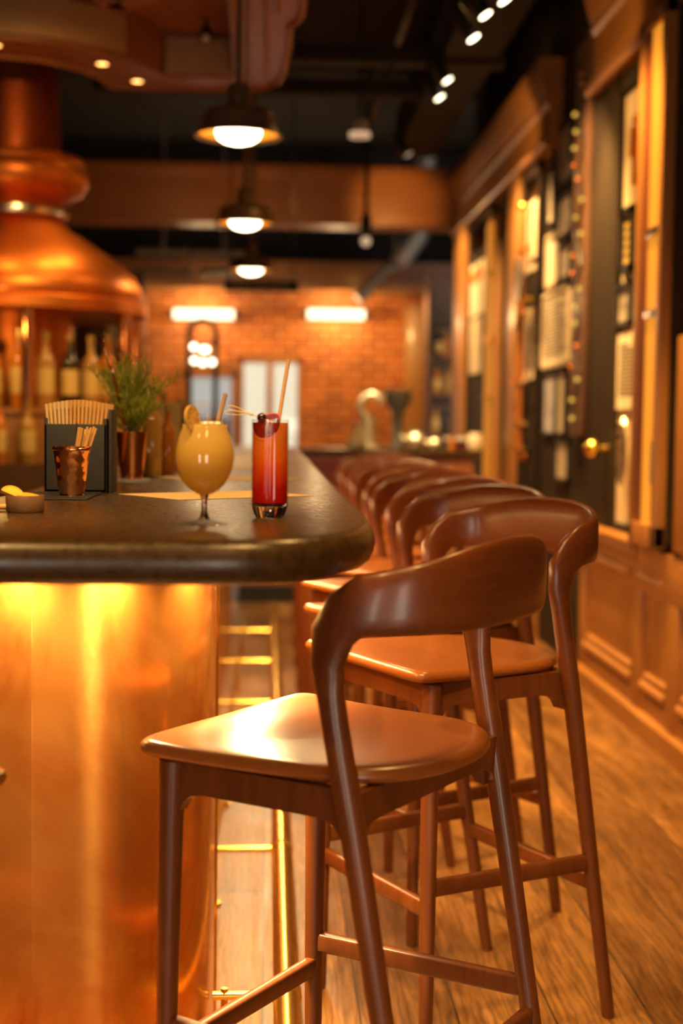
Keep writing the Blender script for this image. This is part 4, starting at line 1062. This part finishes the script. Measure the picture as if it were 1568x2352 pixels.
# lit glazed cabinet against the brick
t = thing('display_fridge', 'lit glass fronted bottle fridge against the brick, left of the doorway', 'fridge', (-.55, 14.1, 0))
part('case', MB().box((-.85, 14.05, 0), (-.80, 14.45, 1.75)).box((-.36, 14.05, 0), (-.31, 14.45, 1.75)).box((-.85, 14.05, 1.70), (-.31, 14.45, 1.85)).box((-.85, 14.40, 0), (-.31, 14.45, 1.75)).box((-.85, 14.05, 0), (-.31, 14.45, .3)), 'oak_x', t, world=True)
part('lit_back', MB().box((-.80, 14.38, .3), (-.36, 14.40, 1.70)), emit('fridge_light', (.90, .85, .75), .55), t, 'pale lit interior', world=True)
for z in (.75, 1.10, 1.42): part('shelf', MB().box((-.80, 14.1, z), (-.36, 14.38, z+.02)), 'frost', t, world=True)
for z in (.77, 1.12):
    for q in range(5):
        bottle('small bottle on a shelf of the lit fridge beside the doorway', (-.75+.085*q, 14.2, z+.001), .26, .03, ('bottle_amber', 'bottle_dark', 'bottle_pale')[(q*2+int(z*10)) % 3], 'bottles in the lit fridge', False)
# far counter with coffee things
t = thing('far_counter', 'long dark topped counter across the far end of the stool row', 'counter', (.6, 10.2, 0))
part('top', MB().box((-.28, 9.95, 1.045), (1.50, 10.6, 1.088), .008), 'slab', t, world=True)
part('front', MB().box((-.2, 10.0, 0), (1.45, 10.55, 1.045)), 'oak_x', t, world=True)
part('kick_board', MB().box((-.2, 9.98, 0), (1.45, 10.0, .12)), 'black', t, world=True)
zc = 1.088
t = thing('coffee_grinder', 'dark coffee grinder with flaring hopper on the far counter', 'grinder', (.93, 10.2, zc))
part('body', MB().lathe([(.0005, 0), (.06, 0), (.06, .02), (.035, .06), (.035, .16), (.045, .22), (.0005, .22)], seg=24), 'steelgrey', t)
part('hopper', MB().lathe([(.0005, .22), (.042, .22), (.05, .27), (.095, .34), (.10, .42), (.0005, .42)], seg=24), 'steelgrey', t)
t = thing('chrome_machine', 'round chrome coffee machine with curled arm beside the grinder', 'coffee machine', (.745, 10.28, zc))
part('arm', MB().tube([(.0 + .075*math.cos(a), 0, .30 + .09*math.sin(a)) for a in [PI*.1 + PI*1.2*i/12 for i in range(13)]], .028, 12), 'satin', t)
part('column', MB().tube([(-.02, 0, 0), (-.02, 0, .24)], .05, 20), 'satin', t)
part('tray', MB().lathe([(.0005, 0), (.10, 0), (.10, .02), (.0005, .03)], seg=24), 'satin', t)
for i, (x, z, r, la) in enumerate(((.62, 0, .07, 'lowest'), (.64, .062, .06, 'middle'), (.66, .118, .05, 'topmost'))):
    t = thing('chrome_bowl', la + ' chrome bowl of the stack on the far counter', 'bowl', (x, 10.15, zc+z), 0, 'chrome bowls on the far counter')
    part('bowl', MB().lathe([(.0005, 0), (r*.5, 0), (r*.9, .025), (r, .055), (r*.95, .055), (r*.85, .028), (.0005, .006)], seg=24), 'satin', t); part('rim', MB().lathe([(r*.97, .05), (r*1.04, .052), (r*1.04, .058), (r*.97, .06)], seg=24, closed_profile=True), 'satin', t)
for i, (x, s_, la) in enumerate(((1.05, .075, 'large'), (1.19, .05, 'smaller'))):
    t = thing('tea_kettle', la + ' shiny kettle right of the coffee grinder', 'kettle', (x, 10.12, zc), 0)
    part('body', MB().sphere((0, 0, s_*.85), s_, (1, 1, .85), 20, 12), 'satin', t); part('knob', MB().sphere((0, 0, s_*1.75), .014), 'black', t)
    part('handle', MB().tube([(s_*.8*math.cos(a), 0, s_*1.1 + s_*.75*math.sin(a)) for a in [PI*j/10 for j in range(11)]], .008, 8), 'black', t); part('spout', MB().tube([(-s_*.8, 0, s_*.8), (-s_*1.35, 0, s_*1.3)], [.02, .010], 10), 'satin', t)
t = thing('chrome_tray', 'flat chrome tray lying at the right of the far counter', 'tray', (1.36, 10.15, zc+.06))
part('plate', MB().box((-.10, -.08, 0), (.10, .08, .03), .012), 'satin', t); part('foot', MB().box((-.06, -.05, -.06), (.06, .05, 0)), 'redleather', t)
single('cream_jug', MB().lathe([(.0005, 0), (.04, 0), (.055, .03), (.05, .09), (.042, .12), (.036, .12), (.0005, .10)], (1.46, 9.99, zc), 24), 'paper', 'cream jug at the right end of the far counter', 'jug', (1.46, 9.99, zc))
single('amber_tumbler', MB().lathe([(.0005, 0), (.022, 0), (.026, .09), (.022, .09), (.0005, .01)], (1.30, 10.02, zc), 20), 'bottle_amber', 'amber tumbler standing before the chrome tray on the far counter', 'glass', (1.30, 10.02, zc))
# dark red bench end
t = thing('red_bench', 'dark red leather bench back seen past the far end of the bar', 'bench', (.42, 9.0, 0))
part('back', MB().box((.20, 9.1, .5), (.60, 9.2, 1.045), .03), 'redleather', t, world=True); part('seat', MB().box((.20, 8.75, .38), (.60, 9.12, .5), .03), 'redleather', t, world=True)
for x in (.23, .57):
    for y in (8.8, 9.15): part('leg', MB().tube([(x, y, 0), (x, y, .39)], .018, 10), 'oak_dark', t, world=True)
# shelf unit in the far right recess
t = thing('back_shelf', 'tall dark shelf unit in the far right corner recess', 'shelf', (1.75, 13.1, 0))
part('case', MB().box((1.45, 13.3, 0), (2.3, 13.35, 2.6)).box((1.45, 13.0, 0), (1.48, 13.3, 2.6)).box((2.27, 13.0, 0), (2.3, 13.3, 2.6)), 'oak_dark', t, world=True)
for z in (.6, 1.15, 1.52, 1.86, 2.2): part('shelf_board', MB().box((1.48, 13.0, z), (2.27, 13.3, z+.025)), 'oak_dark', t, world=True)
for i, (x, z) in enumerate(((1.55, 1.175), (1.63, 1.175), (1.56, 1.545), (1.66, 1.545), (1.57, 1.885), (1.64, 1.885))):
    bottle('bottle on the dark shelf unit in the far right recess', (x, 13.14, z+.001), .26, .035, ('bottle_pale', 'bottle_dark', 'bottle_amber')[i % 3], 'bottles on the far right shelf', i % 2 == 0)
# items by the partition behind the still
t = thing('till_screen', 'grey till screen with a greenish glow behind the herb, left background', 'screen', (-1.27, 10.6, 1.05))
part('casing', MB().box((-1.36, 10.6, 1.10), (-1.21, 10.64, 1.62), .01), 'screen', t, world=True); part('display', MB().box((-1.345, 10.596, 1.52), (-1.225, 10.6, 1.61)), 'green', t, world=True); part('stand', MB().box((-1.33, 10.55, 1.0), (-1.24, 10.7, 1.10)), 'black', t, world=True)
single('back_counter', MB().box((-3.0, 10.4, 0), (-1.0, 10.9, 1.0), .01), 'oak_dark', 'dark wooden back counter standing before the panelled partition', 'counter', (-2, 10.6, 0))
t = thing('wooden_post', 'reddish turned wooden post beside the tall gold bottle, left background', 'post', (-1.43, 10.3, 0))
part('shaft', MB().tube([(-1.43, 10.3, 0), (-1.43, 10.3, 1.95)], .042, 16), 'walnut_soffit', t, world=True)
for z in (1.3, 1.55, 1.75, 1.9): part('ring', MB().tube([(-1.43, 10.3, z), (-1.43, 10.3, z+.03)], .05, 16), 'walnut_soffit', t, world=True)
t = thing('wall_banner', 'pale beige hanging cloth strips on the dark partition behind the herb', 'banner', (-1.15, 11.16, 1.7))
for x in (-1.21, -1.11): part('strip', MB().box((x-.04, 11.155, 1.72), (x+.04, 11.165, 2.03)), 'cream', t, world=True)
part('rod', MB().tube([(-1.27, 11.15, 2.04), (-1.05, 11.15, 2.04)], .01, 8), 'iron', t, world=True)

# ------------------------------------------------------------------ lights
WARM = (1.0, .56, .16)
def point(name, loc, e, col=WARM, r=.06):
    l = bpy.data.lights.new(name, 'POINT'); l.energy = e; l.color = col; l.shadow_soft_size = r
    o = bpy.data.objects.new(name, l); COL.objects.link(o); o.location = loc; return o
def aim(o, tgt): o.rotation_euler = (V(tgt) - o.location).to_track_quat('-Z', 'Y').to_euler()
def spot(name, loc, tgt, e, ang=60, col=WARM, r=.05, blend=.6):
    l = bpy.data.lights.new(name, 'SPOT'); l.energy = e; l.color = col; l.shadow_soft_size = r; l.spot_size = math.radians(ang); l.spot_blend = blend
    o = bpy.data.objects.new(name, l); COL.objects.link(o); o.location = loc; aim(o, tgt); return o
def area(name, loc, tgt, e, sx, sy, col=WARM):
    l = bpy.data.lights.new(name, 'AREA'); l.shape = 'RECTANGLE'; l.energy = e; l.color = col; l.size = sx; l.size_y = sy
    o = bpy.data.objects.new(name, l); COL.objects.link(o); o.location = loc; aim(o, tgt); return o
for p in pl: spot('pendant_light', (p[0], p[1], p[2]-.032), (p[0], p[1], 0), 60, 150, (1, .66, .26), .07, .5)
# lamps under the counter overhang
area('strip_light', (.0, 5.5, 1.055), (.0, 5.5, 0), 44, .035, 5.4, (1, .70, .34))
for x, y, tx, ty in ((-.43, 2.385, -.43, 2.47), (-.245, 2.385, -.25, 2.48), (-.09, 2.55, -.13, 2.62), (-.75, 2.385, -.75, 2.47)):
    spot('puck_beam', (x, y, 1.055), (tx, ty, .55), 78, 130, (1, .72, .34), .02, 1)
# daylight coming in through the two street windows behind the viewer
for (a_, b_), e_ in zip(FD, (15, 18)): area('window_daylight', ((a_+b_)/2, Y0-.19, .70), ((a_+b_)/2, 2, .70), e_, b_-a_-.08, 1.24, (1, .86, .64))
# unseen spots added to brighten drinks and straws at the worktop's front end
for x_, tx_ in ((-.45, -.38), (.0, -.03)): spot('bar_fill_spot', (x_, 1.25, 2.88), (tx_, 2.6, 1.1), 105, 42, (1, .66, .28), .04, .8)
# canopy downlights
for x, y in ((-.77, 6.66), (-.64, 6.98), (-1.2, 6.38), (-.43, 6.2)): spot('downlight_beam', (x, y, 2.86), (x, y, 0), 14, 90)
# ceiling spots that wash the right wall and frieze
for y in (4.6, 5.8, 6.8): spot('wall_wash', (1.12, y-.2, 3.3), (1.56, y, .0), 480, 58, (1, .60, .18))
for y, e_ in ((6.9, 250), (8.5, 330), (10.2, 200), (11.3, 200)): spot('wall_wash', (.92, y-.3, 3.1), (1.6, y+.4, 1.7), e_, 80, (1, .62, .24))
spot('frieze_wash', (.75, 6.0, 2.7), (1.55, 6.5, 3.05), 22, 70, (1, .56, .17)); spot('frieze_wash', (.8, 8.2, 2.7), (1.55, 8.7, 2.95), 26, 70, (1, .56, .17))
spot('beam_wash', (1.0, 11.3, 2.95), (1.05, 12.0, 3.05), 18, 70, (1, .50, .12))
for x in (-.8, .2): spot('beam_wash', (x, 10.6, 2.98), (x, 12.0, 3.2), 10, 90, (1, .48, .15))
# unseen fill spots added over the seating area and behind the viewer
for x, y, e in ((.5, 1.2, 160), (-.9, 1.0, 150), (.9, 3.2, 100), (-.9, 4.2, 110), (.9, 6.5, 90), (-1.5, -.9, 120), (.6, -.9, 120)):
    spot('ceiling_fill', (x, y, 3.3), (x, y, 0), e, 125, WARM, .10, .8)
# brick wall wash and far room
for x in (-.65, .68): point('brick_wash', (x, 14.22, 2.34), 14, (1, .70, .32), .06)
for x in (-1.2, .3, 1.3): spot('far_light', (x, 13.0, 2.5), (x, 14.5, 1.2), 75, 100, (1, .58, .18))
point('far_pipe_fill', (-.4, 13.7, 2.45), 5, (1, .75, .5), .1)  # added point light that lifts the grey pipes, no lamp there
spot('far_counter_fill', (.85, 9.4, 3.2), (.85, 10.2, 1.0), 240, 60, (1, .76, .36))  # unseen spot added to brighten the steelware on the far counter
spot('still_light', (-.6, 4.6, 2.85), (-1.2, 7.0, 2.0), 85, 50); point('shelf_light', (-1.26, 6.35, 1.70), 3, WARM, .03)
spot('bottle_light', (-.7, 5.6, 2.6), (-1.1, 6.6, 1.2), 40, 50, (1, .60, .2))

# ------------------------------------------------------------------ world : daylight outside the door
wd = bpy.data.worlds.new('world'); scene.world = wd; wd.use_nodes = True
bg = wd.node_tree.nodes['Background']; bg.inputs['Color'].default_value = (1, .94, .84, 1); bg.inputs['Strength'].default_value = 2.6

# ------------------------------------------------------------------ view
vs = scene.view_settings
vs.view_transform = 'Standard'; vs.look = 'None'; vs.gamma = 1; vs.use_curve_mapping = False; vs.exposure = 0
cy = scene.cycles
cy.max_bounces = 8; cy.diffuse_bounces = 3; cy.glossy_bounces = 4
cy.use_adaptive_sampling = True; cy.adaptive_threshold = .06; cy.adaptive_min_samples = 16; cy.transmission_bounces = 8; cy.transparent_max_bounces = 12
cy.caustics_reflective = True; cy.caustics_refractive = False
cy.sample_clamp_indirect = 4; cy.sample_clamp_direct = 0; cy.blur_glossy = .3
cy.use_denoising = True
